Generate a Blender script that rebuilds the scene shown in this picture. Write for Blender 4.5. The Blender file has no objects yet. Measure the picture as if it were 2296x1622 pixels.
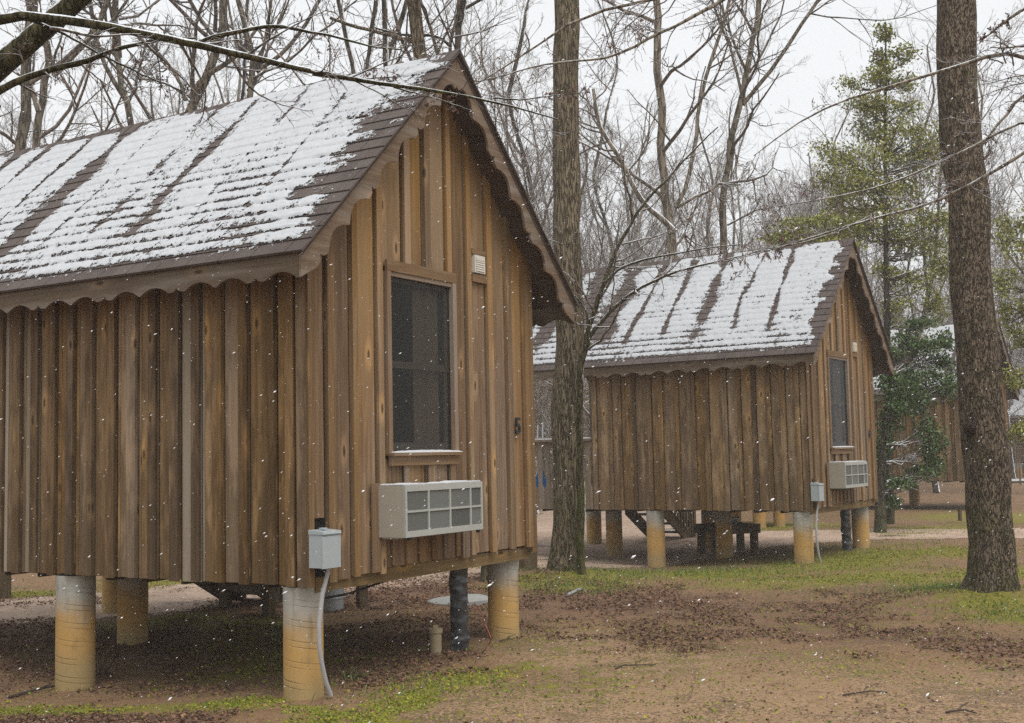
import bpy, math, random
import numpy as np
from mathutils import Matrix, Vector
random.seed(7); R = np.random.RandomState(11)
S = bpy.context.scene; COL = S.collection
# ------------------------------------------------------------------ camera model (fitted to the photograph's vanishing points)
F, PITCH, ROLL, EYE = 2719.36, 0.0777, -0.0211, 1.6
_fw = np.array([0, math.cos(PITCH), math.sin(PITCH)]); _up = np.array([0, -math.sin(PITCH), math.cos(PITCH)]); _rt = np.array([1., 0, 0])
RT = math.cos(ROLL)*_rt + math.sin(ROLL)*_up; UP = -math.sin(ROLL)*_rt + math.cos(ROLL)*_up
def at(x, y, Y):                     # point at distance Y along the view, from photo coordinates (2296 wide)
    d = _fw*F + RT*(x-1148) + UP*(811-y); return np.array([0, 0, EYE]) + d/d[1]*Y
def gp(x, y, z=0.0):                 # point on the level ground
    d = _fw*F + RT*(x-1148) + UP*(811-y); return np.array([0, 0, EYE]) + d*((z-EYE)/d[2])
# ------------------------------------------------------------------ mesh helpers
def mk_mesh(name, V, quads=None, tris=None, smooth=False, mi=None):
    V = np.asarray(V, np.float32); q = np.zeros((0, 4), np.int32) if quads is None else np.asarray(quads, np.int32).reshape(-1, 4)
    t = np.zeros((0, 3), np.int32) if tris is None else np.asarray(tris, np.int32).reshape(-1, 3)
    me = bpy.data.meshes.new(name); me.vertices.add(len(V)); me.vertices.foreach_set('co', V.ravel())
    me.loops.add(q.size+t.size); me.loops.foreach_set('vertex_index', np.concatenate([q.ravel(), t.ravel()]).astype(np.int32))
    n = len(q)+len(t); me.polygons.add(n)
    st = np.concatenate([np.arange(len(q))*4, q.size+np.arange(len(t))*3]).astype(np.int32)
    me.polygons.foreach_set('loop_start', st)
    me.polygons.foreach_set('use_smooth', np.full(n, smooth, bool))
    if mi is not None: me.polygons.foreach_set('material_index', np.asarray(mi, np.int32))
    me.update(calc_edges=True); me.validate(); return me
def link(name, me, mats=None, parent=None, loc=None):
    o = bpy.data.objects.new(name, me); COL.objects.link(o)
    if mats:
        for m in (mats if isinstance(mats, (list, tuple)) else [mats]): me.materials.append(m)
    if parent: o.parent = parent
    if loc is not None: o.location = [float(v) for v in loc]
    return o
def tag(o, label, cat, group=None):
    o['label'] = label; o['category'] = cat
    if group: o['group'] = group
    return o
def thing(name, label, cat, loc=(0, 0, 0), rz=0.0, group=None):
    o = bpy.data.objects.new(name, None); COL.objects.link(o); o.location = [float(v) for v in loc]; o.rotation_euler = (0, 0, rz)
    return tag(o, label, cat, group)
class MB:                            # collects polygons; one mesh object when built
    def __init__(s): s.v = []; s.f = []; s.m = []
    def add(s, vs, fs, m=0):
        n = len(s.v); s.v += [tuple(map(float, v)) for v in vs]; s.f += [tuple(n+i for i in f) for f in fs]; s.m += [m]*len(fs)
    def box(s, x0, x1, y0, y1, z0, z1, m=0):
        s.hexa([(x0, y0, z0), (x1, y0, z0), (x1, y1, z0), (x0, y1, z0), (x0, y0, z1), (x1, y0, z1), (x1, y1, z1), (x0, y1, z1)], m)
    def hexa(s, p, m=0): s.add(p, [(3, 2, 1, 0), (4, 5, 6, 7), (0, 1, 5, 4), (1, 2, 6, 5), (2, 3, 7, 6), (3, 0, 4, 7)], m)
    def bar(s, p, q, w, h, up=(0, 0, 1), m=0):
        p, q = Vector(p), Vector(q); d = (q-p).normalized(); u = Vector(up); sd = d.cross(u).normalized()*(w/2); uu = sd.cross(d).normalized()*(h/2)
        s.hexa([p-sd-uu, p+sd-uu, q+sd-uu, q-sd-uu, p-sd+uu, p+sd+uu, q+sd+uu, q-sd+uu], m)
    def prism(s, pts, ext, m=0):     # pts: closed outline (list of 3D), ext: extrusion vector
        n = len(pts); a = [Vector(p) for p in pts]; b = [p+Vector(ext) for p in a]
        s.add(a+b, [tuple(range(n)), tuple(range(2*n-1, n-1, -1))]+[((i+1) % n, i, n+i, n+(i+1) % n) for i in range(n)], m)
    def strip(s, top, bot, ext, m=0):  # board between two edge polylines of equal length
        n = len(top); V = [Vector(p) for p in top]+[Vector(p) for p in bot]; V += [p+Vector(ext) for p in V]; k = 2*n; f = []
        for i in range(n-1):
            f += [(i, i+1, n+i+1, n+i), (k+i+1, k+i, k+n+i, k+n+i+1), (i+1, i, k+i, k+i+1), (n+i, n+i+1, k+n+i+1, k+n+i)]
        f += [(0, n, k+n, k), (n-1, k+n-1, k+2*n-1, 2*n-1)]; s.add(V, f, m)
    def tube(s, pts, r, sides=10, m=0, caps=True):
        P = np.array(pts, float); rr = np.full(len(P), r) if np.isscalar(r) else np.array(r, float)
        V, q = tubes(P[None], rr[None], sides); fs = [tuple(x) for x in q]; n = len(P)
        if caps: fs += [tuple(range(sides-1, -1, -1)), tuple((n-1)*sides+i for i in range(sides))]
        s.add(V, fs, m)
    def cyl(s, x, y, z0, z1, r0, r1=None, sides=24, m=0): s.tube([(x, y, z0), (x, y, (z0+z1)/2), (x, y, z1)], [r0, (r0+(r1 or r0))/2, r1 or r0], sides, m)
    def build(s, name, mats, parent=None, smooth=False, loc=None, fix=True):
        me = bpy.data.meshes.new(name); me.from_pydata(s.v, [], s.f)
        mm = np.array(s.m, np.int32); me.polygons.foreach_set('material_index', mm)
        if smooth:
            me.polygons.foreach_set('use_smooth', np.ones(len(s.f), bool))
            try: me.set_sharp_from_angle(angle=math.radians(38))
            except Exception: pass
        if fix:
            import bmesh
            bm = bmesh.new(); bm.from_mesh(me); bmesh.ops.recalc_face_normals(bm, faces=bm.faces); bm.to_mesh(me); bm.free()
        me.update(); return link(name, me, mats, parent, loc)
def nrm(a): return a/np.maximum(np.linalg.norm(a, axis=-1, keepdims=True), 1e-9)
def tubes(P, r, S_):                 # P (N,K,3), r (N,K) -> vertices, quads (vectorised)
    N, K, _ = P.shape; T = nrm(np.gradient(P, axis=1)); mean = nrm(P[:, -1]-P[:, 0])
    ref = np.where(np.abs(mean[:, 2:3]) < .85, np.array([[0, 0, 1.]]), np.array([[1., 0, 0]]))[:, None, :]
    U = nrm(np.cross(T, ref)); W_ = np.cross(T, U); an = np.arange(S_)*2*np.pi/S_
    V = P[:, :, None, :]+r[:, :, None, None]*(np.cos(an)[None, None, :, None]*U[:, :, None, :]+np.sin(an)[None, None, :, None]*W_[:, :, None, :])
    base = (np.arange(N)*K*S_)[:, None, None]+(np.arange(K-1)*S_)[None, :, None]; i = np.arange(S_)[None, None, :]; j = (np.arange(S_)+1) % S_
    q = np.stack([base+i, base+j, base+S_+j, base+S_+i], -1).reshape(-1, 4)
    return V.reshape(-1, 3), q
class Acc:                           # accumulates numpy geometry
    def __init__(s): s.V = []; s.q = []; s.m = []; s.n = 0
    def add(s, V, q, m=0): s.V.append(V); s.q.append(q+s.n); s.m.append(np.full(len(q), m)); s.n += len(V)
    def mesh(s, name, smooth=True): return mk_mesh(name, np.concatenate(s.V), np.concatenate(s.q), smooth=smooth, mi=np.concatenate(s.m))
def vnoise(x, y, seed=0, f=1.0):     # smooth 2-D value noise, -1..1
    x = np.asarray(x)*f; y = np.asarray(y)*f; xi = np.floor(x).astype(np.int64); yi = np.floor(y).astype(np.int64); fx = x-xi; fy = y-yi
    fx = fx*fx*(3-2*fx); fy = fy*fy*(3-2*fy)
    def h(a, b):
        n = (a*374761393+b*668265263+seed*974634777) & 0x7fffffff; n = ((n ^ (n >> 13))*1274126177) & 0x7fffffff; return ((n ^ (n >> 16)) & 0xffff)/32767.5-1
    return (h(xi, yi)*(1-fx)+h(xi+1, yi)*fx)*(1-fy)+(h(xi, yi+1)*(1-fx)+h(xi+1, yi+1)*fx)*fy
def fbm(x, y, seed=0, f=1.0, o=4): return sum(vnoise(x, y, seed+i, f*2**i)/2**i for i in range(o))/1.8
# ------------------------------------------------------------------ material helpers
class NT:
    def __init__(s, name):
        s.m = bpy.data.materials.new(name); s.m.use_nodes = True; s.t = s.m.node_tree; s.t.nodes.clear()
        s.out = s.t.nodes.new('ShaderNodeOutputMaterial')
    def put(s, sock, v):
        if hasattr(v, 'links'): s.t.links.new(v, sock)
        elif v is not None:
            if sock.type == 'RGBA' and not np.isscalar(v) and len(v) == 3: v = (*v, 1)
            sock.default_value = v
    def n(s, typ, o=0, set=None, **k):
        nd = s.t.nodes.new('ShaderNode'+typ)
        for a, b in (set or {}).items(): setattr(nd, a, b)
        for a, b in k.items(): s.put(nd.inputs[int(a[1:])] if a[0] == 'i' and a[1:].isdigit() else nd.inputs[a.replace('_', ' ')], b)
        return nd.outputs[o]
    def math(s, op, a, b=None, c=None): return s.n('Math', set={'operation': op}, i0=a, **({'i1': b} if b is not None else {}), **({'i2': c} if c is not None else {}))
    def vec(s, op, a, b): return s.n('VectorMath', set={'operation': op}, i0=a, i1=b)
    def obj(s): return s.n('TexCoord', o=3)
    def noise(s, co, scale, detail=4, rough=.6, o=0): return s.n('TexNoise', o=o, Vector=co, Scale=scale, Detail=detail, Roughness=rough)
    def mix(s, f, a, b, mode='MIX'):
        nd = s.t.nodes.new('ShaderNodeMix'); nd.data_type = 'RGBA'; nd.blend_type = mode
        s.put(nd.inputs[0], f); s.put(nd.inputs[6], a); s.put(nd.inputs[7], b); return nd.outputs[2]
    def ramp(s, f, stops):
        nd = s.t.nodes.new('ShaderNodeValToRGB'); e = nd.color_ramp.elements
        while len(e) < len(stops): e.new(.5)
        for i, (p, c) in enumerate(stops): e[i].position = p; e[i].color = (*c, 1) if not np.isscalar(c) else (c, c, c, 1)
        s.put(nd.inputs[0], f); return nd.outputs[0]
    def step(s, v, lo, hi): return s.n('MapRange', set={'interpolation_type': 'SMOOTHSTEP', 'clamp': True}, Value=v, i1=lo, i2=hi)
    def bump(s, h, st=.3, d=.02): return s.n('Bump', Strength=st, Distance=d, Height=h)
    def attr(s, nm): return s.n('Attribute', o=2, set={'attribute_name': nm})
    def bsdf(s, col, rough=.8, normal=None, spec=.25, **k):
        return s.n('BsdfPrincipled', Base_Color=col, Roughness=rough, **({'Normal': normal} if normal is not None else {}), **{'Specular_IOR_Level': spec}, **k)
    def fin(s, sh): s.t.links.new(sh, s.out.inputs[0]); return s.m
def plain(name, col, rough=.6, var=.15, metal=0., scale=12, spec=.3):
    t = NT(name); co = t.obj(); n = t.noise(co, scale, 5); c = t.mix(t.math('MULTIPLY', n, .9), [v*(1-var) for v in col], [min(1, v*(1+var)) for v in col])
    return t.fin(t.bsdf(c, rough, t.bump(n, .08, .01), spec, Metallic=metal))
def wood(name, dark, mid, light, axis=2, grey=.3, gold=None, spread=.5, knots=True, lowdark=0.0):
    t = NT(name); rnd = t.n('NewGeometry', o=8); rc = t.n('TexWhiteNoise', o=1, set={'noise_dimensions': '1D'}, W=t.math('MULTIPLY', rnd, 731.3))
    co = t.vec('ADD', t.obj(), t.n('VectorMath', set={'operation': 'SCALE'}, i0=rc, Scale=9.0))
    def sc(a, b): v = [a, a, a]; v[axis] = b; return t.vec('MULTIPLY', co, tuple(v))
    warp = t.noise(sc(3, .5), 1, 2); co2 = t.vec('ADD', sc(42, 1.4), t.n('VectorMath', set={'operation': 'SCALE'}, i0=t.n('CombineXYZ', X=warp, Y=warp, Z=warp), Scale=5.0))
    grain = t.noise(co2, 1, 6, .75); streak = t.noise(sc(13, .4), 1, 4)
    f = t.math('ADD', t.math('MULTIPLY', grain, .62), t.math('MULTIPLY', streak, .38))
    c = t.ramp(f, [(.3, dark), (.5, mid), (.72, light)])
    if gold:                                                            # boards kept dry under the overhang stay golden
        z = t.n('SeparateXYZ', o=2, i0=t.obj()); g = t.step(t.math('ADD', z, t.math('MULTIPLY', t.math('SUBTRACT', rnd, .5), 1.6)), gold[0], gold[1])
        c = t.mix(t.math('MULTIPLY', g, .75), c, t.mix(f, gold[2], gold[3]))
    gm = t.step(t.math('ADD', t.noise(sc(7, .8), 1, 4), t.math('MULTIPLY', t.math('SUBTRACT', rnd, .5), .35)), .48, .72)
    c = t.mix(t.math('MULTIPLY', gm, grey), c, (.30, .27, .235))
    if knots:
        vd = t.t.nodes.new('ShaderNodeTexVoronoi'); vd.voronoi_dimensions = '2D'; sx = [t.n('SeparateXYZ', o=i, i0=co) for i in range(3)]; oth = [i for i in range(3) if i != axis]
        t.put(vd.inputs['Vector'], t.n('CombineXYZ', X=t.math('MULTIPLY', t.math('ADD', sx[oth[0]], sx[oth[1]]), 5.2), Y=t.math('MULTIPLY', sx[axis], 1.9), Z=0.)); vd.inputs['Scale'].default_value = 1.0
        pick = t.math('GREATER_THAN', t.n('SeparateColor', i0=vd.outputs['Color']), .66)
        k = t.math('MULTIPLY', t.math('SUBTRACT', 1, t.step(t.math('ADD', vd.outputs['Distance'], t.math('MULTIPLY', grain, .08)), .08, .15)), pick)
        halo = t.math('MULTIPLY', t.math('SUBTRACT', 1, t.step(t.math('ADD', vd.outputs['Distance'], t.math('MULTIPLY', grain, .2)), .17, .42)), pick)
        c = t.mix(t.math('MULTIPLY', halo, .45), c, [min(1, v*w_) for v, w_ in zip(light, (1.5, 1.35, 1.1))]); c = t.mix(t.math('MULTIPLY', k, .8), c, [v*.35 for v in dark])
    if lowdark:  # patchy darker tone, stronger towards the bottom
        z = t.n('SeparateXYZ', o=2, i0=t.obj()); d = t.step(t.math('SUBTRACT', t.noise(sc(9, 2.2), 1, 4), t.math('MULTIPLY', z, .12)), .38, .2)
        c = t.mix(t.math('MULTIPLY', t.math('SUBTRACT', 1, d), lowdark), c, [v*.4 for v in dark])
    val = t.math('ADD', 1-spread/2, t.math('MULTIPLY', rnd, spread))
    c = t.n('HueSaturation', Color=c, Value=val, Saturation=t.math('ADD', .82, t.math('MULTIPLY', t.n('SeparateColor', i0=rc), .36)))
    return t.fin(t.bsdf(c, .82, t.bump(f, .35, .004), .18))
def bark(name, a, b, c_, moss=.3, snow=.5, scale=1., grain=(9, 1.1), bumpd=.02, wind=.0, strip=None):
    t = NT(name); co = t.obj(); v = t.vec('MULTIPLY', co, (grain[0]*scale, grain[0]*scale, grain[1]*scale)); n1 = t.noise(v, 1, 6, .7); n2 = t.noise(co, 1.3, 4); n3 = t.noise(co, 26, 3)
    ri = t.math('ABSOLUTE', t.math('SUBTRACT', t.noise(v, 1.6, 4, .6), .5))
    cr = t.step(ri, .0, .07); col = t.ramp(n1, [(.3, a), (.5, b), (.72, c_)]); col = t.mix(t.math('SUBTRACT', 1, cr), col, [x*.4 for x in a])
    orr = t.n('ObjectInfo', o=5); col = t.n('HueSaturation', Color=col, Value=t.math('ADD', .75, t.math('MULTIPLY', orr, .5)))
    if moss:
        z = t.n('SeparateXYZ', o=2, i0=co); mm = t.math('MULTIPLY', t.step(t.math('ADD', t.noise(co, 2.2, 5, .65), t.math('MULTIPLY', t.step(z, 2.2, 0.), .17)), .54, .7), t.step(n3, .3, .6))
        col = t.mix(t.math('MULTIPLY', mm, moss), col, (.075, .085, .018))
    if snow:
        nz = t.n('SeparateXYZ', o=2, i0=t.n('NewGeometry', o=1)); nx = t.n('SeparateXYZ', o=0, i0=t.n('NewGeometry', o=1))
        w = t.math('ADD', nz, t.math('MULTIPLY', nx, wind)); s = t.step(t.math('ADD', w, t.math('MULTIPLY', t.math('SUBTRACT', t.noise(co, 5, 4, .7), .5), 1.3)), 1.05-snow, 1.25-snow)
        col = t.mix(s, col, (.78, .80, .82))
    if strip:
        nx = t.n('SeparateXYZ', o=0, i0=t.n('NewGeometry', o=1)); z = t.n('SeparateXYZ', o=2, i0=co); zb = t.math('MULTIPLY', t.step(z, strip[0], strip[0]+.5), t.step(z, strip[1], strip[1]-.5))
        col = t.mix(t.math('MULTIPLY', zb, t.step(t.math('ADD', nx, t.math('MULTIPLY', t.math('SUBTRACT', t.noise(co, 9, 5, .75), .5), 1.1)), .97, 1.04)), col, (.72, .74, .76))
    h = t.math('ADD', t.math('MULTIPLY', cr, .6), t.math('MULTIPLY', n1, .5))
    return t.fin(t.bsdf(col, .9, t.bump(h, .8, bumpd), .12))
def leafmat(name, cols, rough=.5, trans=.0, snow=0.):
    t = NT(name); rnd = t.n('NewGeometry', o=8); st = [(i/max(1, len(cols)-1), c) for i, c in enumerate(cols)]; col = t.ramp(rnd, st)
    return t.fin(t.bsdf(col, rough, None, .3))
M = {}
M['wall'] = wood('weathered_wall_boards', (.108, .064, .028), (.245, .156, .078), (.42, .295, .165), grey=.2, spread=.42, lowdark=.5)
M['wallb'] = wood('wall_battens', (.074, .044, .020), (.158, .099, .049), (.275, .187, .105), grey=.08, spread=.45, lowdark=.5)
M['gableb'] = wood('gable_battens', (.10, .060, .030), (.215, .138, .073), (.37, .26, .15), grey=.22, gold=(2.6, 4.2, (.19, .10, .035), (.40, .23, .085)), spread=.45)
M['pale'] = wood('pale_weathered_batten', (.17, .13, .088), (.26, .21, .148), (.36, .30, .225), grey=.5, spread=.25, knots=False)
M['gable'] = wood('gable_boards', (.070, .041, .022), (.182, .113, .062), (.36, .245, .145), grey=.12, gold=(2.2, 4.2, (.185, .105, .038), (.42, .26, .105)), spread=.42)
M['trim'] = wood('window_trim_wood', (.12, .076, .045), (.20, .135, .085), (.31, .22, .148), axis=2, grey=.45, spread=.3, knots=False)
M['trimh'] = wood('trim_wood_across', (.10, .062, .034), (.18, .115, .064), (.29, .195, .115), axis=0, grey=.35, spread=.3)
M['fascia'] = wood('fascia_wood', (.066, .047, .031), (.108, .079, .054), (.16, .122, .088), axis=1, grey=.4, spread=.2)
M['barge'] = wood('bargeboard_wood', (.075, .05, .032), (.155, .11, .075), (.26, .195, .14), axis=0, grey=.55, spread=.2)
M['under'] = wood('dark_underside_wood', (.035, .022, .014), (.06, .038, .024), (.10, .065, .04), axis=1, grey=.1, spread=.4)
M['joist'] = wood('floor_beam_wood', (.10, .065, .03), (.17, .115, .055), (.26, .18, .09), axis=0, grey=.2, spread=.3)
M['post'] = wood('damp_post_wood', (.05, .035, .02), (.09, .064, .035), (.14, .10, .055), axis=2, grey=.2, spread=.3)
M['rail'] = wood('railing_wood', (.11, .08, .055), (.17, .13, .09), (.26, .205, .15), axis=2, grey=.5, spread=.4)
M['shadow'] = plain('black_gap_shade', (.012, .009, .007), .95, .1)  # near black, so that gaps between boards look shaded
M['ac'] = plain('beige_enamel', (.37, .345, .285), .45, .15); M['acw'] = plain('off_white_grille', (.37, .372, .34), .5, .12)
M['box'] = plain('pale_grey_paint', (.345, .385, .395), .42, .05); M['pvc'] = plain('grey_plastic_pipe', (.36, .35, .345), .4, .1)
M['black'] = plain('black_paint', (.014, .015, .017), .35, .1); M['wrap'] = plain('black_plastic_wrap', (.035, .037, .042), .28, .4, scale=25, spec=.6)
M['vent'] = plain('cream_plastic', (.62, .58, .50), .5, .05); M['tin'] = plain('galvanised_metal', (.36, .38, .38), .45, .15, metal=.4)
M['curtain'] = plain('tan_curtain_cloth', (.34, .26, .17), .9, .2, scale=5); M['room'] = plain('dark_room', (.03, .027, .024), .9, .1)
M['blue'] = plain('blue_paddle_paint', (.03, .22, .62), .4, .08); M['white'] = plain('white_paint', (.72, .72, .70), .5, .06)
M['wire'] = plain('orange_wire', (.25, .06, .04), .5, .1); M['cable'] = plain('black_cable', (.02, .02, .02), .5, .1)
M['slab'] = plain('grey_cement', (.30, .30, .28), .9, .3, scale=8); M['stubp'] = plain('old_pipe_plastic', (.30, .24, .145), .7, .35, scale=14)
def t_snow():
    t = NT('snow'); co = t.obj(); n = t.noise(co, 18, 6, .7); n2 = t.noise(co, 4, 3); f = t.math('ADD', t.math('MULTIPLY', n, .6), t.math('MULTIPLY', n2, .4))
    a = t.attr('cover'); fine = t.noise(co, 75, 3, .7); mid = t.noise(co, 22, 3, .6)
    k = t.math('ADD', a, t.math('ADD', t.math('MULTIPLY', t.math('SUBTRACT', fine, .5), 1.5), t.math('MULTIPLY', t.math('SUBTRACT', mid, .5), 1.5)))
    al = t.step(k, .30, .42)
    b = t.bsdf(t.mix(f, (.40, .413, .43), (.55, .56, .575)), .75, t.bump(t.math('ADD', f, t.math('MULTIPLY', fine, .5)), .5, .012), .2)
    sh = t.n('MixShader', i0=al, i1=t.n('BsdfTransparent'), i2=b); return t.fin(sh)
M['snow'] = t_snow()
def t_snow2():
    t = NT('settled_snow'); co = t.obj(); n = t.noise(co, 14, 5, .7); return t.fin(t.bsdf(t.mix(n, (.56, .575, .60), (.72, .73, .74)), .75, t.bump(n, .5, .01), .2))
M['snow2'] = t_snow2()
def t_shingle():
    t = NT('brown_asphalt_shingles'); co = t.obj(); rnd = t.n('NewGeometry', o=8); x = t.n('SeparateXYZ', o=1, i0=co)
    u = t.math('ADD', t.math('MULTIPLY', x, 3.28), t.math('MULTIPLY', rnd, 3.7)); cell = t.math('FLOOR', u); fr = t.math('FRACT', u)
    wn = t.n('TexWhiteNoise', o=0, set={'noise_dimensions': '2D'}, Vector=t.n('CombineXYZ', X=cell, Y=t.math('MULTIPLY', rnd, 97.), Z=0.))
    g = t.noise(co, 240, 2, .8); n = t.noise(co, 3, 4)
    c = t.mix(wn, (.072, .058, .053), (.122, .102, .094)); c = t.mix(t.math('MULTIPLY', n, .7), c, (.15, .115, .10)); c = t.mix(t.math('MULTIPLY', g, .6), c, (.05, .04, .036))
    slit = t.math('LESS_THAN', t.math('ABSOLUTE', t.math('SUBTRACT', fr, .5)), .012); c = t.mix(slit, c, (.02, .015, .013))
    ms = t.step(t.noise(co, 1.7, 5, .7), .62, .75); c = t.mix(t.math('MULTIPLY', ms, .35), c, (.09, .085, .03))
    return t.fin(t.bsdf(c, .9, t.bump(g, .35, .004), .2))
M['shingle'] = t_shingle()
def t_pier():
    t = NT('stained_concrete_pier'); co = t.obj(); z = t.n('SeparateXYZ', o=2, i0=co); x = t.n('SeparateXYZ', o=0, i0=co); y = t.n('SeparateXYZ', o=1, i0=co)
    n = t.noise(co, 3.5, 5); n2 = t.noise(co, 26, 4); an = t.math('ARCTAN2', y, x)
    sp = t.math('FRACT', t.math('ADD', t.math('MULTIPLY', z, 7.1), t.math('MULTIPLY', an, .159)))     # spiral seams of the card form tube
    seam = t.math('SUBTRACT', 1, t.step(t.math('ABSOLUTE', t.math('SUBTRACT', sp, .5)), .0, .05)); sp2 = t.math('FRACT', t.math('ADD', sp, .28)); seam2 = t.math('SUBTRACT', 1, t.step(t.math('ABSOLUTE', t.math('SUBTRACT', sp2, .5)), .0, .04))
    seam = t.math('MULTIPLY', t.math('ADD', seam, seam2), t.step(t.noise(co, 2.1, 3), .38, .6))
    c = t.mix(n, (.30, .29, .255), (.44, .425, .38)); st = t.step(t.math('ADD', z, t.math('MULTIPLY', t.math('SUBTRACT', n, .5), .45)), .64, .30)
    c = t.mix(st, c, t.mix(n, (.42, .24, .072), (.51, .33, .128))); c = t.mix(t.step(t.math('ADD', z, t.math('MULTIPLY', n, .2)), .3, .05), c, (.36, .26, .12))
    dk = t.step(t.math('ADD', t.math('MULTIPLY', t.noise(t.vec('MULTIPLY', co, (16, 16, 2.2)), 1, 5, .7), .5), t.math('MULTIPLY', t.noise(co, 5.5, 5, .7), .5)), .5, .66); c = t.mix(t.math('MULTIPLY', dk, .6), c, (.17, .15, .10)); c = t.mix(t.math('MULTIPLY', seam, .5), c, (.14, .10, .05))
    return t.fin(t.bsdf(c, .85, t.bump(t.math('SUBTRACT', t.math('MULTIPLY', n2, .4), seam), .5, .006), .2))
M['pier'] = t_pier()
def t_glass():
    t = NT('dark_screened_glass'); f = t.n('LayerWeight', o=0, Blend=.18); g = t.n('BsdfGlossy', Color=(.8, .85, .88), Roughness=.06); tr = t.n('BsdfTransparent', Color=(.62, .62, .62))
    scr = t.n('BsdfDiffuse', Color=(.055, .052, .046)); a = t.n('MixShader', i0=.40, i1=tr, i2=scr); return t.fin(t.n('MixShader', i0=t.math('MULTIPLY', f, .55), i1=a, i2=g))
M['glass'] = t_glass()
def t_mesh():
    t = NT('grille_mesh'); co = t.obj(); x = t.n('SeparateXYZ', o=0, i0=co); z = t.n('SeparateXYZ', o=2, i0=co); rnd = t.n('NewGeometry', o=8)
    a = t.math('LESS_THAN', t.math('FRACT', t.math('MULTIPLY', x, 130.)), .45); c = t.mix(rnd, (.07, .072, .064), (.17, .175, .16)); c = t.mix(t.math('MULTIPLY', a, .5), c, (.07, .07, .065)); return t.fin(t.bsdf(c, .6))
M['mesh'] = t_mesh()
M['bark_far'] = bark('grey_brown_bark', (.11, .09, .067), (.19, .158, .118), (.285, .242, .184), moss=.35, snow=.56, grain=(7, 1.2), bumpd=.01, wind=.35)
M['twig'] = bark('twig_bark', (.125, .10, .08), (.19, .155, .125), (.265, .22, .183), moss=.0, snow=.45, grain=(7, 2), bumpd=.0)
M['farbark'] = bark('hazed_far_trunk_bark', (.125, .104, .08), (.205, .172, .133), (.30, .256, .20), moss=.2, snow=.52, grain=(7, 1.2), bumpd=.01, wind=.4)  # far trunk colour lightened to stand in for distance haze
M['hazed'] = bark('hazed_far_bark', (.19, .16, .132), (.275, .235, .20), (.375, .325, .285), moss=.0, snow=.45, grain=(7, 2), bumpd=.0)  # bark paled in colour to imitate haze over the far woods
M['snowbark'] = bark('snow_plastered_bark', (.05, .042, .033), (.09, .075, .058), (.13, .11, .085), moss=.1, snow=.62, grain=(7, 1.2), bumpd=.01, wind=.8)
M['bark_c'] = bark('furrowed_tan_bark', (.115, .09, .056), (.215, .17, .11), (.345, .285, .195), moss=.55, snow=0, grain=(24, 2.6), bumpd=.03, strip=(.3, 3.2))
M['bark_r'] = bark('dark_scaly_bark', (.072, .055, .039), (.175, .136, .096), (.32, .25, .172), moss=.5, snow=0, grain=(26, 8), bumpd=.035)
M['bark_h'] = bark('dark_smooth_bark', (.03, .025, .02), (.055, .046, .036), (.09, .078, .06), moss=.5, snow=0, grain=(9, 2), bumpd=.01)
M['mossbranch'] = bark('mossy_branch_bark', (.038, .032, .014), (.065, .056, .026), (.10, .085, .045), moss=.8, snow=.58, grain=(16, 3), bumpd=.01)
M['bud'] = leafmat('red_brown_buds', [(.13, .055, .04), (.24, .10, .07), (.20, .13, .08)])
M['tan'] = leafmat('dry_tan_leaves', [(.38, .26, .15), (.52, .38, .24), (.46, .35, .25)])
M['holly'] = leafmat('evergreen_leaves', [(.09, .115, .02), (.22, .235, .042), (.36, .34, .085), (.15, .17, .032)], .42)
M['holly2'] = leafmat('dark_evergreen_leaves', [(.03, .065, .02), (.07, .12, .035), (.13, .18, .06)], .4)
M['litter'] = leafmat('dead_leaf_litter', [(.065, .039, .029), (.125, .066, .043), (.20, .115, .072), (.085, .052, .04), (.29, .16, .085), (.07, .045, .035)], .8)
M['moss'] = leafmat('moss_and_clover', [(.09, .155, .014), (.19, .225, .02), (.32, .285, .022), (.12, .19, .024)], .7)
M['grass'] = leafmat('winter_grass', [(.07, .12, .03), (.12, .18, .05), (.20, .20, .08)], .7)
M['flake'] = plain('snowflake_ice', (.85, .86, .88), .7, .03)
M['stick'] = plain('dead_stick_wood', (.055, .042, .033), .9, .3, scale=20)
# ------------------------------------------------------------------ ground
CAB = {1: (-1.4135, 8.3601, .5458), 2: (4.2168, 17.4248, .5901), 3: (11.5, 30.2, .62), 4: (27.5, 60., .64)}
def fr(k):
    x, y, ya = CAB[k]; return np.array([x, y, 0]), np.array([math.sin(ya), math.cos(ya), 0]), np.array([-math.cos(ya), math.sin(ya), 0])
def cw(k, a, b, z=0.): o, g, l = fr(k); return o+g*a+l*b+np.array([0, 0, z])
DIPS = [(cw(1, .1, 2.55), -.17, 1.3), (cw(2, .1, 2.55), -.145, 1.4), (cw(2, 1.8, 4.4), -.09, 1.3)]
def gh(x, y):
    x = np.asarray(x, float); y = np.asarray(y, float); h = fbm(x, y, 3, .9, 4)*.022+fbm(x, y, 5, 5., 3)*.012
    for c, d, s in DIPS: h = h+d*np.exp(-((x-c[0])**2+(y-c[1])**2)/(2*s*s))
    for c, d, s in (((.62, 15.9), .14, .55), ((4.9, 12.6), .15, .7)): h = h+d*np.exp(-((x-c[0])**2+(y-c[1])**2)/(2*s*s))
    return h
def pl_dist(x, y, pts):              # distance of points to a ground polyline
    d = np.full(np.shape(x), 1e9)
    for p, q in zip(pts[:-1], pts[1:]):
        ex, ey = q[0]-p[0], q[1]-p[1]; L = ex*ex+ey*ey+1e-9; t = np.clip(((x-p[0])*ex+(y-p[1])*ey)/L, 0, 1); d = np.minimum(d, np.hypot(x-p[0]-t*ex, y-p[1]-t*ey))
    return d
def G(*pts): return [gp(*p)[:2] for p in pts]
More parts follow.
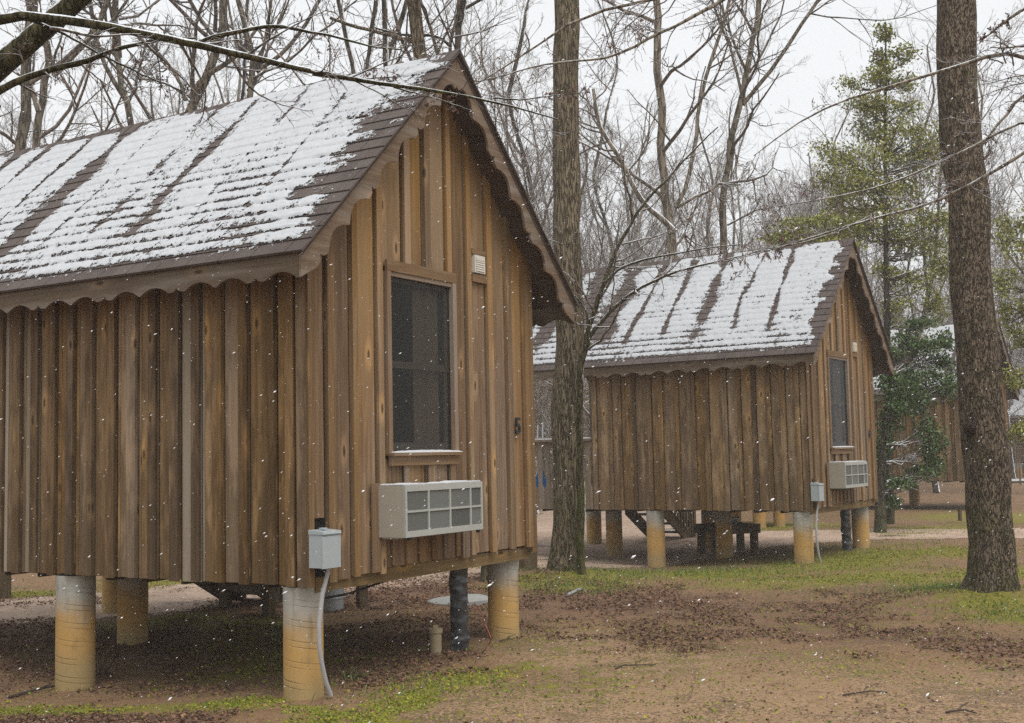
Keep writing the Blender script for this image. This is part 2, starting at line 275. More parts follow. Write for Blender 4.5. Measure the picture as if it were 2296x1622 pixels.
MOSS = [(G((-40, 1553), (150, 1562), (300, 1564), (450, 1566), (590, 1562)), .16), (G((700, 1610), (800, 1595), (900, 1572), (1000, 1530), (1060, 1512), (1170, 1495)), .17), (G((690, 1580), (850, 1612)), .12),
        (G((1330, 1278), (1500, 1284), (1700, 1278), (1830, 1268), (1960, 1243), (2110, 1238)), .75), (G((1180, 1312), (1290, 1318), (1390, 1296)), .4), (G((2060, 1300), (2150, 1340), (2296, 1390)), .35),
        (G((-60, 1336), (130, 1331)), .35), (G((330, 1308), (500, 1300)), .5), (G((1990, 1196), (2160, 1184)), .7), (G((2200, 1158), (2330, 1165)), 1.3), (G((880, 1280), (1010, 1272)), .3), (G((1180, 1153), (1320, 1143)), 1.5),
        (G((1560, 1184), (1760, 1178)), .9), (G((2190, 1290), (2330, 1280)), .5), (G((1700, 1310), (1980, 1290)), .5), (G((300, 1400), (420, 1385)), .3), (G((560, 1400), (620, 1470)), .35)]
LEAF = [(G((1120, 1335), (1350, 1352), (1600, 1372), (1760, 1372)), .85), (G((-40, 1596), (200, 1592), (420, 1606)), .20), (G((-40, 1425), (250, 1425), (420, 1402)), .7), (G((740, 1312), (900, 1335), (1010, 1305)), .9),
        (G((-40, 1352), (120, 1350)), .35), (G((600, 1440), (900, 1420)), .9), (G((1900, 1420), (2300, 1450)), .5), (G((1500, 1430), (1800, 1400)), .5), (G((800, 1500), (950, 1470)), .3), (G((0, 1480), (110, 1460)), .4)]
LOW = [(G((1050, 1480), (1300, 1430), (1600, 1420), (1950, 1360), (2200, 1420)), .9), (G((560, 1480), (760, 1420), (900, 1400)), .7), (G((1200, 1540), (1500, 1500), (2000, 1490)), .7), (G((40, 1500), (120, 1440)), .4), (G((1330, 1252), (1800, 1240), (2000, 1225)), .9)]
SAND = [(G((1250, 1600), (1700, 1560), (2000, 1600), (2330, 1580)), .9), (G((1300, 1440), (1500, 1480)), .5), (G((1250, 1470), (1400, 1500)), .4)]
def mask(L, x, y, soft=1.5): return np.max([np.clip(1-pl_dist(x, y, p)/(w*(1+soft)), 0, 1)*1.3 for p, w in L], axis=0).clip(0, 1)
def axis_(lo, a, b, hi, st):
    mid = np.arange(a, b, st); L = [lo]; v = a
    out = []; s = st
    while v > lo: s *= 1.25; v -= s; out.append(v)
    up = []; v = mid[-1]; s = st
    while v < hi: s *= 1.25; v += s; up.append(v)
    return np.concatenate([out[::-1], mid, up])
gx = axis_(-160, -8.5, 11, 160, .075); gy = axis_(-20, 5.5, 26, 260, .075)
XX, YY = np.meshgrid(gx, gy); H_ = gh(XX, YY); nx, ny = len(gx), len(gy)
V = np.stack([XX, YY, H_], -1).reshape(-1, 3); ii = (np.arange(ny-1)[:, None]*nx+np.arange(nx-1)[None]).ravel()
me = mk_mesh('ground', V, np.stack([ii, ii+1, ii+nx+1, ii+nx], -1), smooth=True)
def fattr(me, nm, arr): a = me.attributes.new(nm, 'FLOAT', 'POINT'); a.data.foreach_set('value', np.asarray(arr, np.float32).ravel())
far = np.clip((YY-24)/6, 0, 1)*(.35+.35*fbm(XX, YY, 9, .25))
fattr(me, 'moss', np.maximum.reduce([mask(MOSS, XX, YY), far*.8, .42*mask(LOW, XX, YY)])); fattr(me, 'leaf', np.maximum(mask(LEAF, XX, YY), np.clip((YY-30)/10, 0, .6))); fattr(me, 'sand', mask(SAND, XX, YY))
def t_ground():
    t = NT('muddy_leafy_ground'); co = t.obj(); n1 = t.noise(co, .9, 6, .65); n2 = t.noise(co, 7, 6, .7); n3 = t.noise(co, 38, 4, .7); n4 = t.noise(co, 120, 3, .7)
    c = t.ramp(t.math('ADD', t.math('MULTIPLY', n1, .5), t.math('MULTIPLY', n2, .5)), [(.30, (.115, .066, .036)), (.5, (.255, .156, .084)), (.68, (.40, .265, .155))])
    sd = t.step(t.math('ADD', t.attr('sand'), t.math('MULTIPLY', t.math('SUBTRACT', t.math('ADD', t.math('MULTIPLY', n2, .5), t.math('MULTIPLY', n1, .5)), .5), 4.)), .1, 1.2); c = t.mix(t.math('MULTIPLY', sd, .7), c, t.mix(n3, (.31, .20, .112), (.44, .305, .185)))
    deb = t.step(t.math('ADD', t.math('MULTIPLY', t.noise(co, 42, 5, .8), .8), t.math('ADD', t.math('MULTIPLY', n1, .45), t.math('MULTIPLY', n2, .35))), .79, .89); c = t.mix(t.math('MULTIPLY', deb, .75), c, (.085, .053, .036))
    lf = t.step(t.math('ADD', t.attr('leaf'), t.math('MULTIPLY', t.math('SUBTRACT', t.math('ADD', t.math('MULTIPLY', n2, .6), t.math('MULTIPLY', n1, .4)), .5), 4.2)), .25, 1.15); lc = t.mix(n3, (.115, .06, .039), (.27, .155, .10)); lc = t.mix(t.math('MULTIPLY', n4, .6), lc, (.06, .04, .032)); c = t.mix(t.math('MULTIPLY', lf, .72), c, lc)
    mo = t.step(t.math('ADD', t.attr('moss'), t.math('ADD', t.math('MULTIPLY', t.math('SUBTRACT', t.math('ADD', t.math('MULTIPLY', n2, .65), t.math('MULTIPLY', n1, .35)), .5), 4.6), t.math('MULTIPLY', t.math('SUBTRACT', n3, .5), 1.8))), .42, 1.0)
    mc = t.mix(n1, (.14, .155, .022), (.35, .30, .03)); mc = t.mix(t.math('MULTIPLY', n3, .5), mc, (.07, .085, .025)); c = t.mix(t.math('MULTIPLY', mo, .85), c, mc)
    c = t.mix(t.math('MULTIPLY', t.step(n4, .5, .75), .25), c, (.08, .055, .036))
    h = t.math('ADD', t.math('MULTIPLY', n2, .5), t.math('ADD', t.math('MULTIPLY', n3, .5), t.math('MULTIPLY', deb, .3)))
    rough = t.math('SUBTRACT', .92, t.math('MULTIPLY', t.step(n1, .45, .7), .22))
    return t.fin(t.bsdf(c, rough, t.bump(h, .7, .022), .2))
GR = link('ground', me, t_ground()); GR['kind'] = 'structure'
# dirt road: wanders behind the cabins
def t_road():
    t = NT('pinkish_dirt_road'); co = t.obj(); n1 = t.noise(co, 1.2, 5); n2 = t.noise(co, 9, 6, .7); n3 = t.noise(co, 45, 4, .7)
    c = t.ramp(t.math('ADD', t.math('MULTIPLY', n1, .5), t.math('MULTIPLY', n2, .5)), [(.35, (.26, .18, .13)), (.52, (.40, .29, .215)), (.68, (.52, .395, .30))]); c = t.mix(t.math('MULTIPLY', t.step(n3, .55, .7), .45), c, (.12, .085, .065))
    pud = t.step(t.noise(t.vec('MULTIPLY', co, (.5, 1.1, 1)), 1, 3), .60, .66); c = t.mix(t.math('MULTIPLY', pud, .7), c, (.13, .105, .09)); r = t.math('SUBTRACT', .9, t.math('MULTIPLY', pud, .75))
    al = t.step(t.math('ADD', t.attr('edge'), t.math('MULTIPLY', t.math('SUBTRACT', n2, .5), 1.3)), .2, .5)
    return t.fin(t.n('MixShader', i0=al, i1=t.n('BsdfTransparent'), i2=t.bsdf(c, r, t.bump(n2, .5, .02), .35)))
RP = [(-16, 11.3), (-9, 12.6), (-5.0, 13.9), (-2.2, 16.3), (.2, 19.6), (2.6, 21.8), (5.5, 22.9), (8.2, 22.6), (11, 21.6), (18, 21.2)]; RW = [1.2, 1.1, 1.05, 1.1, 1.4, 1.6, 1.25, 1.1, 1.2, 1.3]
def road(name, RP, RW):
    s = np.linspace(0, len(RP)-1, 150); i = np.arange(len(RP)); cx = np.interp(s, i, [p[0] for p in RP]); cy = np.interp(s, i, [p[1] for p in RP]); w = np.interp(s, i, RW)
    k = np.ones(9)/9; cx = np.convolve(np.pad(cx, 4, mode='edge'), k, 'valid'); cy = np.convolve(np.pad(cy, 4, mode='edge'), k, 'valid')
    tx = np.gradient(cx); ty = np.gradient(cy); L = np.hypot(tx, ty); nxx = -ty/L; nyy = tx/L; u = np.linspace(-1.5, 1.5, 25)
    X = cx[:, None]+nxx[:, None]*u[None]*w[:, None]; Y = cy[:, None]+nyy[:, None]*u[None]*w[:, None]; Z = gh(X, Y)+.006+.02*np.exp(-((np.abs(u)-1.05)/.2)**2)[None]*0
    V = np.stack([X, Y, Z], -1).reshape(-1, 3); n = len(u); ii = (np.arange(149)[:, None]*n+np.arange(n-1)[None]).ravel()
    me = mk_mesh(name, V, np.stack([ii, ii+n, ii+n+1, ii+1], -1), smooth=True); fattr(me, 'edge', np.repeat((1.5-np.abs(u))[None]*1.2, 150, 0)); o = link(name, me, M['road']); o['kind'] = 'structure'; return o
M['road'] = t_road(); road('dirt_road', RP, RW)
DIPS2 = [(.9, 19.5), (1.6, 23), (2.4, 28), (3.0, 34), (3.2, 48)]
ro2 = road('dirt_track', DIPS2, [1.0, 1.5, 1.8, 2.0, 2.4]); ro2.location.z = .006
# ------------------------------------------------------------------ cabins
CW, ZB, ZE, ZR, OG, OE = 3.0333, .7425, 2.9921, 4.8394, .2715, .3704
SL = (ZR-ZE)/(CW/2+OE); LEN, ROOFB = 3.55, 5.55
def zroof(a): return ZE+(min(a, CW-a)+OE)*SL
def prof(t, per=.75):                # scalloped edge: notch, lobe, arch, cusp, arch, lobe
    u = (t/per) % 1.0; a = .62
    pk = lambda c, w: max(0., 1-((u-c)/w)**2) if abs(u-c) < w else 0.
    v = max(pk(.30, .19), pk(.70, .19))
    e = min(u, 1-u); n = math.exp(-e/.022)*.75
    return max(v, n)                 # 1 = cut deepest
DARK1 = [5.2, 4.95, 4.73, 4.48, 4.25, 4.0, 3.76, 3.53, 3.292, 3.063, 2.84, 2.631, 2.408, 2.181, 1.934, 1.693, 1.475, 1.239, 1.024, .8, .551, .295, .117]
DARK2 = [3.47, 3.187, 3.02, 2.767, 2.489, 2.291, 2.021, 1.746, 1.52, 1.227, 1.006, .765, .538, .315, .10]
GDARK = [.0, .162, .444, .743, 1.065, 1.365, 1.679, 1.969, 2.279, 2.592, 2.882]
WIN = (.88, 1.785, 1.60, 3.06)
def lboard(mb, b0, b1, z0, z1, d0, d1, m=0): mb.box(-d1, -d0, b0, b1, z0, z1, m)
def gboard(mb, a0, a1, z0, zt, d0, d1, m=0):   # board on the gable with a top cut to the rake (zt None) or level
    cuts = [a0]+([CW/2] if a0 < CW/2 < a1 else [])+[a1]
    top = [(a, zroof(a)-.05 if zt is None else zt) for a in cuts]
    mb.prism([(a0, -d1, z0)]+[(a1, -d1, z0)]+[(a, -d1, z) for a, z in top[::-1]], (0, d1-d0, 0), m)
def long_wall(k, rs):
    mb = MB(); dk = [b for b in (DARK1 if k == 1 else DARK2) if b < LEN-.02]; ed = [LEN]+dk+[-.0]
    mb.box(.02, .05, .02, LEN-.02, ZB+.03, ZE+.2, 2)                                   # black sheet painting shade into the gaps between boards
    for i in range(len(ed)-1):
        b1, b0 = ed[i], ed[i+1]; w = b1-b0; zb = ZB+rs.uniform(-.008, .008)
        if k == 1: wb = rs.uniform(.075, .10); g = rs.uniform(.018, .028)
        else: wb = rs.uniform(.055, .08); g = rs.uniform(.006, .014)
        pale = k == 1 and (abs(b1-1.239) < .01 or abs(b1-3.063) < .01)
        lboard(mb, b0+.004, b1-g, zb, ZE+.15, -.02, .0, 1 if pale else 0)                # board, seen to the right of the gap
        if i < len(ed)-2 or k == 1: lboard(mb, b0+.0005, b0+wb, ZB+rs.uniform(-.012, .006), ZE+.15, .001, .020+rs.uniform(0, .008), 0 if rs.rand() < .2 else (3 if k == 1 or rs.rand() < .3 else 0))
        if k == 1 and rs.rand() < .4: lboard(mb, b1-g-.022-rs.uniform(0, .03), b1-g-.006, ZB, ZE+.15, .0005, .004, 1 if rs.rand() < .35 else 0)
    lboard(mb, -.02, .085, ZB-.01, ZE+.15, .0015, .022, 0)
    return mb
def gable_wall(k, rs):
    mb = MB(); w0, w1, wz0, wz1 = WIN
    for a0, a1, z0, zt in ((.02, w0, ZB+.05, None), (w1, CW-.02, ZB+.05, None), (w0, w1, ZB+.05, wz0), (w0, w1, wz1, None)): gboard(mb, a0, a1, z0, zt, -.05, -.022, 2)  # black backing gives the gable's board gaps their painted shade
    units = [(0, .162, 0), (.162, .444, 0), (.444, .743, 0), (.743, .866, 0), (.866, 1.089, 1), (1.089, 1.365, 1), (1.365, 1.679, 1), (1.679, 1.80, 1), (1.80, 1.969, 2), (1.969, 2.279, 0), (2.279, 2.592, 0), (2.592, 2.882, 0), (2.882, CW, 0)]
    for i, (a0, a1, fl) in enumerate(units):
        g = rs.uniform(.024, .036) if fl != 2 and abs(a0-.866) > .01 else .001; wb = rs.uniform(.062, .082); zb = ZB+.02+rs.uniform(-.012, .012)+.012*i/3
        for z0, zt in ([(wz1, None), (1.02, wz0)] if fl == 1 else [(zb if i else 1.2, None)]):
            gboard(mb, a0+g, a1, z0, zt, -.02, .0, 0)
            if i and g > .01: gboard(mb, a0+g, a0+g+wb, z0-.01*(z0 < 1), zt, .001, .02+rs.uniform(0, .006), 4)
    gboard(mb, -.022, .03, ZB-.005, None, .0015, .024, 4)                             # corner boards
    gboard(mb, CW-.055, CW+.022, ZB-.0, None, .0015, .024, 4); gboard(mb, CW-.16, CW-.085, ZB+.05, None, .001, .02, 0)
    gboard(mb, .66, .76, ZB+.03, 1.42, .024, .036, 3)                                 # weathered strip beside the air conditioner
    # infill of short boards below the air conditioner, and under the window
    for a in np.arange(.80, 1.9, .17): gboard(mb, a, a+.155, ZB+.05, 1.0, -.03, -.012, 0)
    for a in np.arange(.80, 1.9, .17)[1:]: gboard(mb, a-.03, a+.03, ZB+.06, 1.0, -.0115, .006, 0)
    gboard(mb, 1.86, 1.96, ZB+.04, 1.01, .001, .024, 3)
    for a in (1.10, 1.42, 1.72): gboard(mb, a-.035, a+.035, 1.41, 1.55, .021, .034, 3)
    return mb
def board_edges(length, per, amp, base, n=260, phase=0.): 
    ts = np.linspace(0, length, n); return ts, np.array([base-amp*prof(t+phase, per) for t in ts])
def make_roof(root, k, rs):
    sl = Vector((CW/2+OE, 0, ZR-ZE)).normalized(); L = math.hypot(CW/2+OE, ZR-ZE); nl = Vector((-sl.z, 0, sl.x)); mb = MB(); b0, b1 = -OG-.035, ROOFB
    ncs = 19; ex = (L+.03)/ncs
    for side in (0, 1):
        def P(s, h, b):
            q = Vector((-OE, 0, ZE))+sl*s+nl*h; return (q.x if side == 0 else CW-q.x, b, q.z)
        mb.hexa([P(-.02, -.035, b0+.03), P(L, -.035, b0+.03), P(L, -.035, b1), P(-.02, -.035, b1), P(-.02, -.006, b0+.03), P(L, -.006, b0+.03), P(L, -.006, b1), P(-.02, -.006, b1)], 1)     # sheathing
        for i in range(ncs):
            s0 = -.035+i*ex; s1 = min(s0+ex+.03, L); j = rs.uniform(-.004, .004); j2 = rs.uniform(-.003, .003); h0 = .011+rs.uniform(0, .003)
            mb.hexa([P(s0+j, -.005, b0+j), P(s1, -.0055, b0), P(s1, -.0055, b1), P(s0+j2, -.005, b1), P(s0+j, h0, b0+j), P(s1, .001, b0), P(s1, .001, b1), P(s0+j2, h0, b1)], 0)
    for i in range(int((b1-b0)/.14)):                                                   # ridge caps
        y0 = b0+i*.14; y1 = y0+.16; ht = ZR+.020-.004*(i % 2)
        for sgn in (-1, 1):
            mb.hexa([(CW/2, y0, ht-.008), (CW/2+sgn*.13, y0, ht-.008-.13*SL), (CW/2+sgn*.13, y1, ht-.014-.13*SL), (CW/2, y1, ht-.014), (CW/2, y0, ht+.008), (CW/2+sgn*.135, y0, ht+.004-.13*SL), (CW/2+sgn*.135, y1, ht-.004-.13*SL), (CW/2, y1, ht-.002)], 0)
    rf = mb.build('roof', [M['shingle'], M['under']], root)
    # snow lying on both slopes: thin crumbly sheet with bare lines over the rafters
    st = .0125 if k == 1 else (.02 if k == 2 else .06); bb = np.arange(b0+.01, b1, st); ss = np.arange(.0, L-.005, st)
    strong = {1: {3.42: (1., .10), 1.80: (1., .045), 2.31: (.55, .03), 2.9: (.38, .025), .62: (.38, .028), 1.2: (.42, .028), 3.98: (.65, .03), 4.59: (.7, .035), 5.1: (.8, .05)},
              2: {.58: (.8, .042), 1.155: (.65, .032), 1.74: (.95, .068), 2.33: (.75, .042), 2.89: (.75, .042), 3.44: (1.1, .11), 4.0: (1.2, .12), 4.6: (1.0, .1), 5.1: (.9, .08)}}.get(k, {.58: (.9, .07), 1.74: (.9, .08), 2.9: (.9, .08), 4.: (.9, .08)})
    A = Acc(); cov = []
    for side in (0, 1):
        B, Sx = np.meshgrid(bb, ss); sd = k*17+side*5
        m = np.full(B.shape, .78)+.34*fbm(B, Sx, sd, 2.2, 5)+.22*fbm(B, Sx*.6, sd+3, 9., 3)+.16*vnoise(B, Sx, sd+9, 26.)
        for b, (amp, w) in strong.items():
            if side: b = b+.11; amp *= .8
            ww = w*(1+.55*vnoise(Sx, Sx*0, sd+int(b*10), 2.3)); ctr = b+.05*vnoise(Sx, Sx*0+3, sd+int(b*7), 1.6)+.03*fbm(B, Sx, sd+8, 5., 3)
            m -= amp*1.5*np.exp(-np.abs((B-ctr)/(ww*1.05))**1.5)*(1+.35*vnoise(Sx, B*0+b, sd+2, 5.))*np.clip(1.2-.25*Sx*(amp < .6), .3, 1.2)*np.clip((L-Sx)/.12, .5, 1)*np.clip((Sx-.42)/.35, 0, 1)*np.clip(.92+.55*vnoise(Sx, Sx*0+b*9, sd+13, 3.7), .4, 1.15)
        if k == 1: rake = -.42+.34*np.exp(-((Sx-1.75)/.55)**2)+.28*np.exp(-((Sx-.8)/.3)**2)+.08*vnoise(Sx, Sx*0, 4, 9.)
        else: rake = -.17+.16*fbm(B, Sx, 35, 6., 4)+.10*np.clip(1-Sx/.4, 0, 1)*-1+.05*vnoise(Sx, Sx*0, 4, 6.)
        if k == 1: rake = rake-.10+.20*vnoise(B*1.5, np.floor((Sx+.035)/ex)*7.7, 31, 2.6)+.22*fbm(B, Sx, 33, 7., 4)
        wr = .50 if k == 1 else .10
        m -= 1.05*np.clip((rake+wr-(B))/wr, 0, 1)**.8-.55*np.clip(fbm(B*1.0, Sx*2.4, 37, 5., 4), 0, 1)*np.clip(1-B/.8, 0, 1)+.7*np.clip(fbm(B*.9, Sx*2.0, 41, 9., 4)-.12, 0, 1)*np.clip(1.1-np.abs(B-.15)/.35, 0, 1)
        crs = (Sx+.035)/ex; f = crs-np.floor(crs); lowm = np.clip(1.15-Sx/1.9, .12, 1)
        m -= (.88 if k == 1 else .9)*np.exp(-(np.minimum(f, 1-f)/.13)**2)*lowm*(.65+.6*vnoise(B, np.floor(crs)*3.3, sd+11, 2.2))
        m -= .95*np.clip(1-(Sx-.02)/(.10 if k == 1 else .14), 0, 1)+.22*np.clip(1-Sx/.8, 0, 1)
        rg = np.clip((Sx-(L-.13))/.07, 0, 1)*np.clip(.5+.9*vnoise(B, B*0, sd+4, 1.3)+(.5 if k == 1 else .25)*np.clip((B-2.6)/1., -1, 1), 0, 1.2); m -= rg
        m = np.clip(m, -.6, 1.25); hgt = .006+.012*np.floor(0)+(.014-.011*f)*.6+np.clip(m, 0, 1)*.020+.004*fbm(B, Sx, sd+6, 14., 2)*np.clip(m, 0, 1)
        q = Vector((-OE, 0, ZE)); Xc = q.x+sl.x*Sx+nl.x*hgt; Zc = q.z+sl.z*Sx+nl.z*hgt
        if side: Xc = CW-Xc
        Vv = np.stack([Xc, B, Zc], -1).reshape(-1, 3); n = len(bb); ii = (np.arange(len(ss)-1)[:, None]*n+np.arange(n-1)[None])
        mm = np.maximum.reduce([m[:-1, :-1], m[1:, :-1], m[:-1, 1:], m[1:, 1:]]) > -.58; ii = ii[mm]
        Q = np.stack([ii, ii+1, ii+n+1, ii+n], -1) if side == 0 else np.stack([ii, ii+n, ii+n+1, ii+1], -1)
        A.add(Vv, Q); cov.append(m.ravel())
        if k > 2 and side == 1: break
    me = A.mesh('snow_cover'); fattr(me, 'cover', np.concatenate(cov)); link('snow_cover', me, M['snow'], rf)
    # bargeboards along the rakes, and eave fascias: scalloped
    for side in (0, 1):
        mb = MB(); ts, w = board_edges(L+.11, .80, .072, .188, phase=.54)
        P = lambda s, d, y: ((-OE+sl.x*s-nl.x*d) if side == 0 else CW-(-OE+sl.x*s-nl.x*d), y, ZE+sl.z*s-nl.z*d)
        tt = ts-.13; lim = lambda d, s: min(d, max(.02, (L-s)*1e3)) 
        dt = [max(.012, -1.035*s) for s in tt]; top = [P(s, d, -OG) for s, d in zip(tt, dt)]; bot = [P(s, .20 if s > L-.24 else (v if s > .06 else max(d+.001, min(.135+(s+.13)*.3, .19))), -OG) for s, v, d in zip(tt, w, dt)]
        def clipx(p): x = min(p[0], CW/2-.0005) if side == 0 else max(p[0], CW/2+.0005); return (x, p[1], p[2])
        mb.strip([clipx(p) for p in top], [clipx(p) for p in bot], (0, .022, 0)); ob = mb.build('bargeboard', M['barge'], root)
        mb = MB(); ts, w = board_edges(ROOFB+OG-.03, .75, .050, .190, n=420, phase=-.38+.0); x = -OE if side == 0 else CW+OE
        mb.strip([(x, -OG+.025+t, ZE-.012) for t in ts], [(x, -OG+.025+t, ZE-v) for t, v in zip(ts, w)], (.024 if side == 0 else -.024, 0, 0)); mb.build('fascia', M['fascia'], root)
    # eave soffits and rafters
    mb = MB()
    for b in np.arange(.1, ROOFB, .58):
        for side in (0, 1):
            P = lambda s, d: ((-OE+sl.x*s-nl.x*d) if side == 0 else CW-(-OE+sl.x*s-nl.x*d), b, ZE+sl.z*s-nl.z*d)
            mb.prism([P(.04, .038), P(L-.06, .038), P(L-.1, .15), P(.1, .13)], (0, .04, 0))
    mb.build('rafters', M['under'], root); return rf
def make_window(root, k):
    mb = MB()                                                                       # trim
    mb.box(.862, 1.80, -.046, -.0215, 3.02, 3.102, 1)
    for a0, a1 in ((.862, .910), (1.742, 1.795)): mb.box(a0, a1, -.044, -.0, 1.63, 3.019, 0)
    mb.box(.905, 1.75, -.034, -.0, 2.985, 3.019, 1)
    win = mb.build('window', [M['trim'], M['trimh']], root)
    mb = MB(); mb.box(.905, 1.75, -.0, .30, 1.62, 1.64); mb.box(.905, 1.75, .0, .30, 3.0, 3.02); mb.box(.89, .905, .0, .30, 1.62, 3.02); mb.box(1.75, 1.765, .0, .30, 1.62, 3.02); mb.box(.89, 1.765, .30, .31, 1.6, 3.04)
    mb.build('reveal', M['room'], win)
    mb = MB(); z0, z1, zm = 1.66, 2.985, 2.318; a0, a1 = .912, 1.74
    for s0, s1, y in ((z0, zm+.028, .022), (zm-.028, z1, .008)):
        for x0, x1, q0, q1 in ((a0, a0+.032, s0, s1), (a1-.045, a1, s0, s1), (a0+.032, a1-.045, s0, s0+(.06 if s0 == z0 else .035)), (a0+.032, a1-.045, s1-.035, s1)): mb.box(x0, x1, y, y+.014, q0, q1)
    mb.build('sash', plain('dark_sash_paint', (.26, .21, .15), .6, .15), win)
    mb = MB(); mb.add([(a0, -.008, z0), (a1, -.008, z0), (a1, -.008, z1), (a0, -.008, z1)], [(0, 1, 2, 3)]); mb.build('pane', M['glass'], win, fix=False)
    mb = MB(); xs = np.linspace(1.30, 1.66, 40); P = [(x, .07+.018*math.sin(x*52)+.008*math.sin(x*23), 0) for x in xs]
    mb.strip([(p[0], p[1], 2.96) for p in P], [(p[0], p[1], 1.72) for p in P], (0, .004, 0)); mb.build('curtain', M['curtain'], win, smooth=True)
    mb = MB(); mb.box(.868, 1.812, -.085, .0, 1.618, 1.642, 0); mb.box(.880, 1.79, -.05, -.0215, 1.545, 1.616, 0); s = mb.build('sill', M['trimh'], win)
    mb = MB(); xs = np.linspace(.885, 1.79, 30); prof_ = [.004+.013*math.sin(math.pi*i/29)**.6+.002*math.sin(i*1.7) for i in range(30)]
    mb.strip([(x, -.080, 1.643+h) for x, h in zip(xs, prof_)], [(x, -.082, 1.6425) for x in xs], (0, .075, 0)); mb.build('snow', M['snow2'], s)
def build_cabin(k, label, num=None, grp=None):
    rs = np.random.RandomState(40+k); x, y, ya = CAB[k]; z = gh(x, y)*0
    root = thing('cabin', label, 'cabin', (x, y, float(z)-(.016 if k == 2 else 0)), math.pi/2-ya, grp)
    long_wall(k, rs).build('side_wall', [M['wall'], M['pale'], M['shadow'], M['wallb']], root)
    gable_wall(k, rs).build('gable_wall', [M['gable'], M['pale'], M['shadow'], M['trim'], M['gableb']], root)
    mb = MB(); mb.box(CW-.03, CW, .03, LEN, ZB, ZE+.15)
    for b in np.arange(.1, LEN, .23): mb.box(CW+.001, CW+.022, b, b+.1, ZB, ZE+.15)
    for a0, a1, z1 in ((.03, .9, None), (.9, 1.8, None), (1.8, CW-.03, None)):
        if a0 == .9: mb.box(a0, a1, LEN-.04, LEN, 2.8, 3.6)
        else: mb.prism([(a0, LEN-.04, ZB), (a1, LEN-.04, ZB), (a1, LEN-.04, zroof(a1)-.06), (a0, LEN-.04, zroof(a0)-.06)], (0, .04, 0))
    mb.box(.95, 1.75, LEN-.03, LEN-.01, ZB, 2.8); mb.build('back_walls', M['wall'], root)
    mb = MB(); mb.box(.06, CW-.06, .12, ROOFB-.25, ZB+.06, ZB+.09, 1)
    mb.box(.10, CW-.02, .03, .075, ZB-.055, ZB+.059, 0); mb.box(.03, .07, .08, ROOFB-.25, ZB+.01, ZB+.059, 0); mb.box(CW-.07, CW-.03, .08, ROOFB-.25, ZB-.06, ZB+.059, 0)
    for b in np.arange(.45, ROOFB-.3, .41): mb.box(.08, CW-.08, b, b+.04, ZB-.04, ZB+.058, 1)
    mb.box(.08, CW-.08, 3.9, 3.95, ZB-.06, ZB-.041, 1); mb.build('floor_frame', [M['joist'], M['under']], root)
    make_roof(root, k, rs); make_window(root, k)
    piers = [(.135, .175, .139, 0), (2.85, .22, .137, 0), (.135, 2.55, .152 if k == 1 else .14, -.2)]
    piers += {1: [(1.55, 3.5, .14, 0), (2.85, 2.5, .135, 0), (.2, 5.2, .14, -.1), (2.8, 5.2, .14, -.1)], 2: [(1.5, 4.05, .14, -.2), (1.45, 2.0, .14, -.1), (2.85, 2.9, .135, -.05), (2.8, 5.2, .14, -.1), (.2, 5.25, .14, -.1)]}.get(k, [(2.85, 2.5, .14, 0), (.2, 5.2, .14, -.1), (1.5, 3.6, .14, 0)])
    for a, b, r, zz in piers:
        mb = MB(); mb.tube([(0, 0, zv) for zv in (zz-.25, .1, .3, .5, ZB-.014)], [r*1.01, r, r, r*.995, r], 36); o = mb.build('pier', M['pier'], root, smooth=True, loc=(a, b, 0)); o.rotation_euler.z = rs.uniform(0, 6)
    # wall vent
    mb = MB(); mb.box(2.09, 2.25, -.04, -.002, 3.15, 3.30, 0); mb.box(2.105, 2.235, -.048, -.041, 3.255, 3.275, 0)
    for i in range(5): mb.hexa([(2.108, -.041, 3.165+i*.019), (2.232, -.041, 3.165+i*.019), (2.232, -.0405, 3.18+i*.019), (2.108, -.0405, 3.18+i*.019), (2.108, -.048, 3.165+i*.019), (2.232, -.048, 3.165+i*.019), (2.232, -.0425, 3.18+i*.019), (2.108, -.0425, 3.18+i*.019)], 0)
    v = mb.build('wall_vent', M['vent'], root); mb = MB(); mb.box(2.062, 2.285, -.036, -.0215, 3.07, 3.135); mb.build('vent_trim', M['trimh'], v); mb = MB(); mb.box(2.062, 2.285, -.03, -.0215, 3.31, 3.35); mb.build('vent_trim', M['trimh'], v)
    if num:
        cu = bpy.data.curves.new('house_number', 'FONT'); cu.body = num; cu.size = .205; cu.extrude = .008; cu.offset = .003; cu.align_x = 'CENTER'
        o = bpy.data.objects.new('house_number', cu); COL.objects.link(o); bpy.context.view_layer.update(); me = bpy.data.meshes.new_from_object(o.evaluated_get(bpy.context.evaluated_depsgraph_get())); bpy.data.objects.remove(o); o = link('house_number', me, None, root, (2.745, -.034, 1.793)); me.materials.clear(); me.materials.append(M['black']); o.rotation_euler = (math.pi/2, 0, 0)
    # porch at the far end: side railing of sawn balusters, posts
    rail = None
    for side in (0, 1):
        xa = .0 if side == 0 else CW; mb = MB(); b0, b1 = LEN+.02, ROOFB-.3; n = int((b1-b0)/.145)
        for i in range(n):
            y0 = b0+i*(b1-b0)/n; y1 = y0+(b1-b0)/n-.004; zs = np.linspace(ZB, 1.83, 46)
            def edge(z):
                if z < 1.10 or z > 1.72: return 0.
                u = (z-1.10)/.62; return .024+.014*math.sin(u*math.pi)+.009*math.sin(u*math.pi*4)+(.01 if u > .9 else 0)
            mb.strip([(xa-.01, y0+edge(z), z) for z in zs], [(xa-.01, y1-edge(z), z) for z in zs], (.02, 0, 0))
        pr = mb.build('porch_railing', M['rail'], root)
        mb = MB(); mb.box(xa-.06, xa+.06, b0, b1, 1.832, 1.868); mb.build('top_rail', M['rail'], pr)
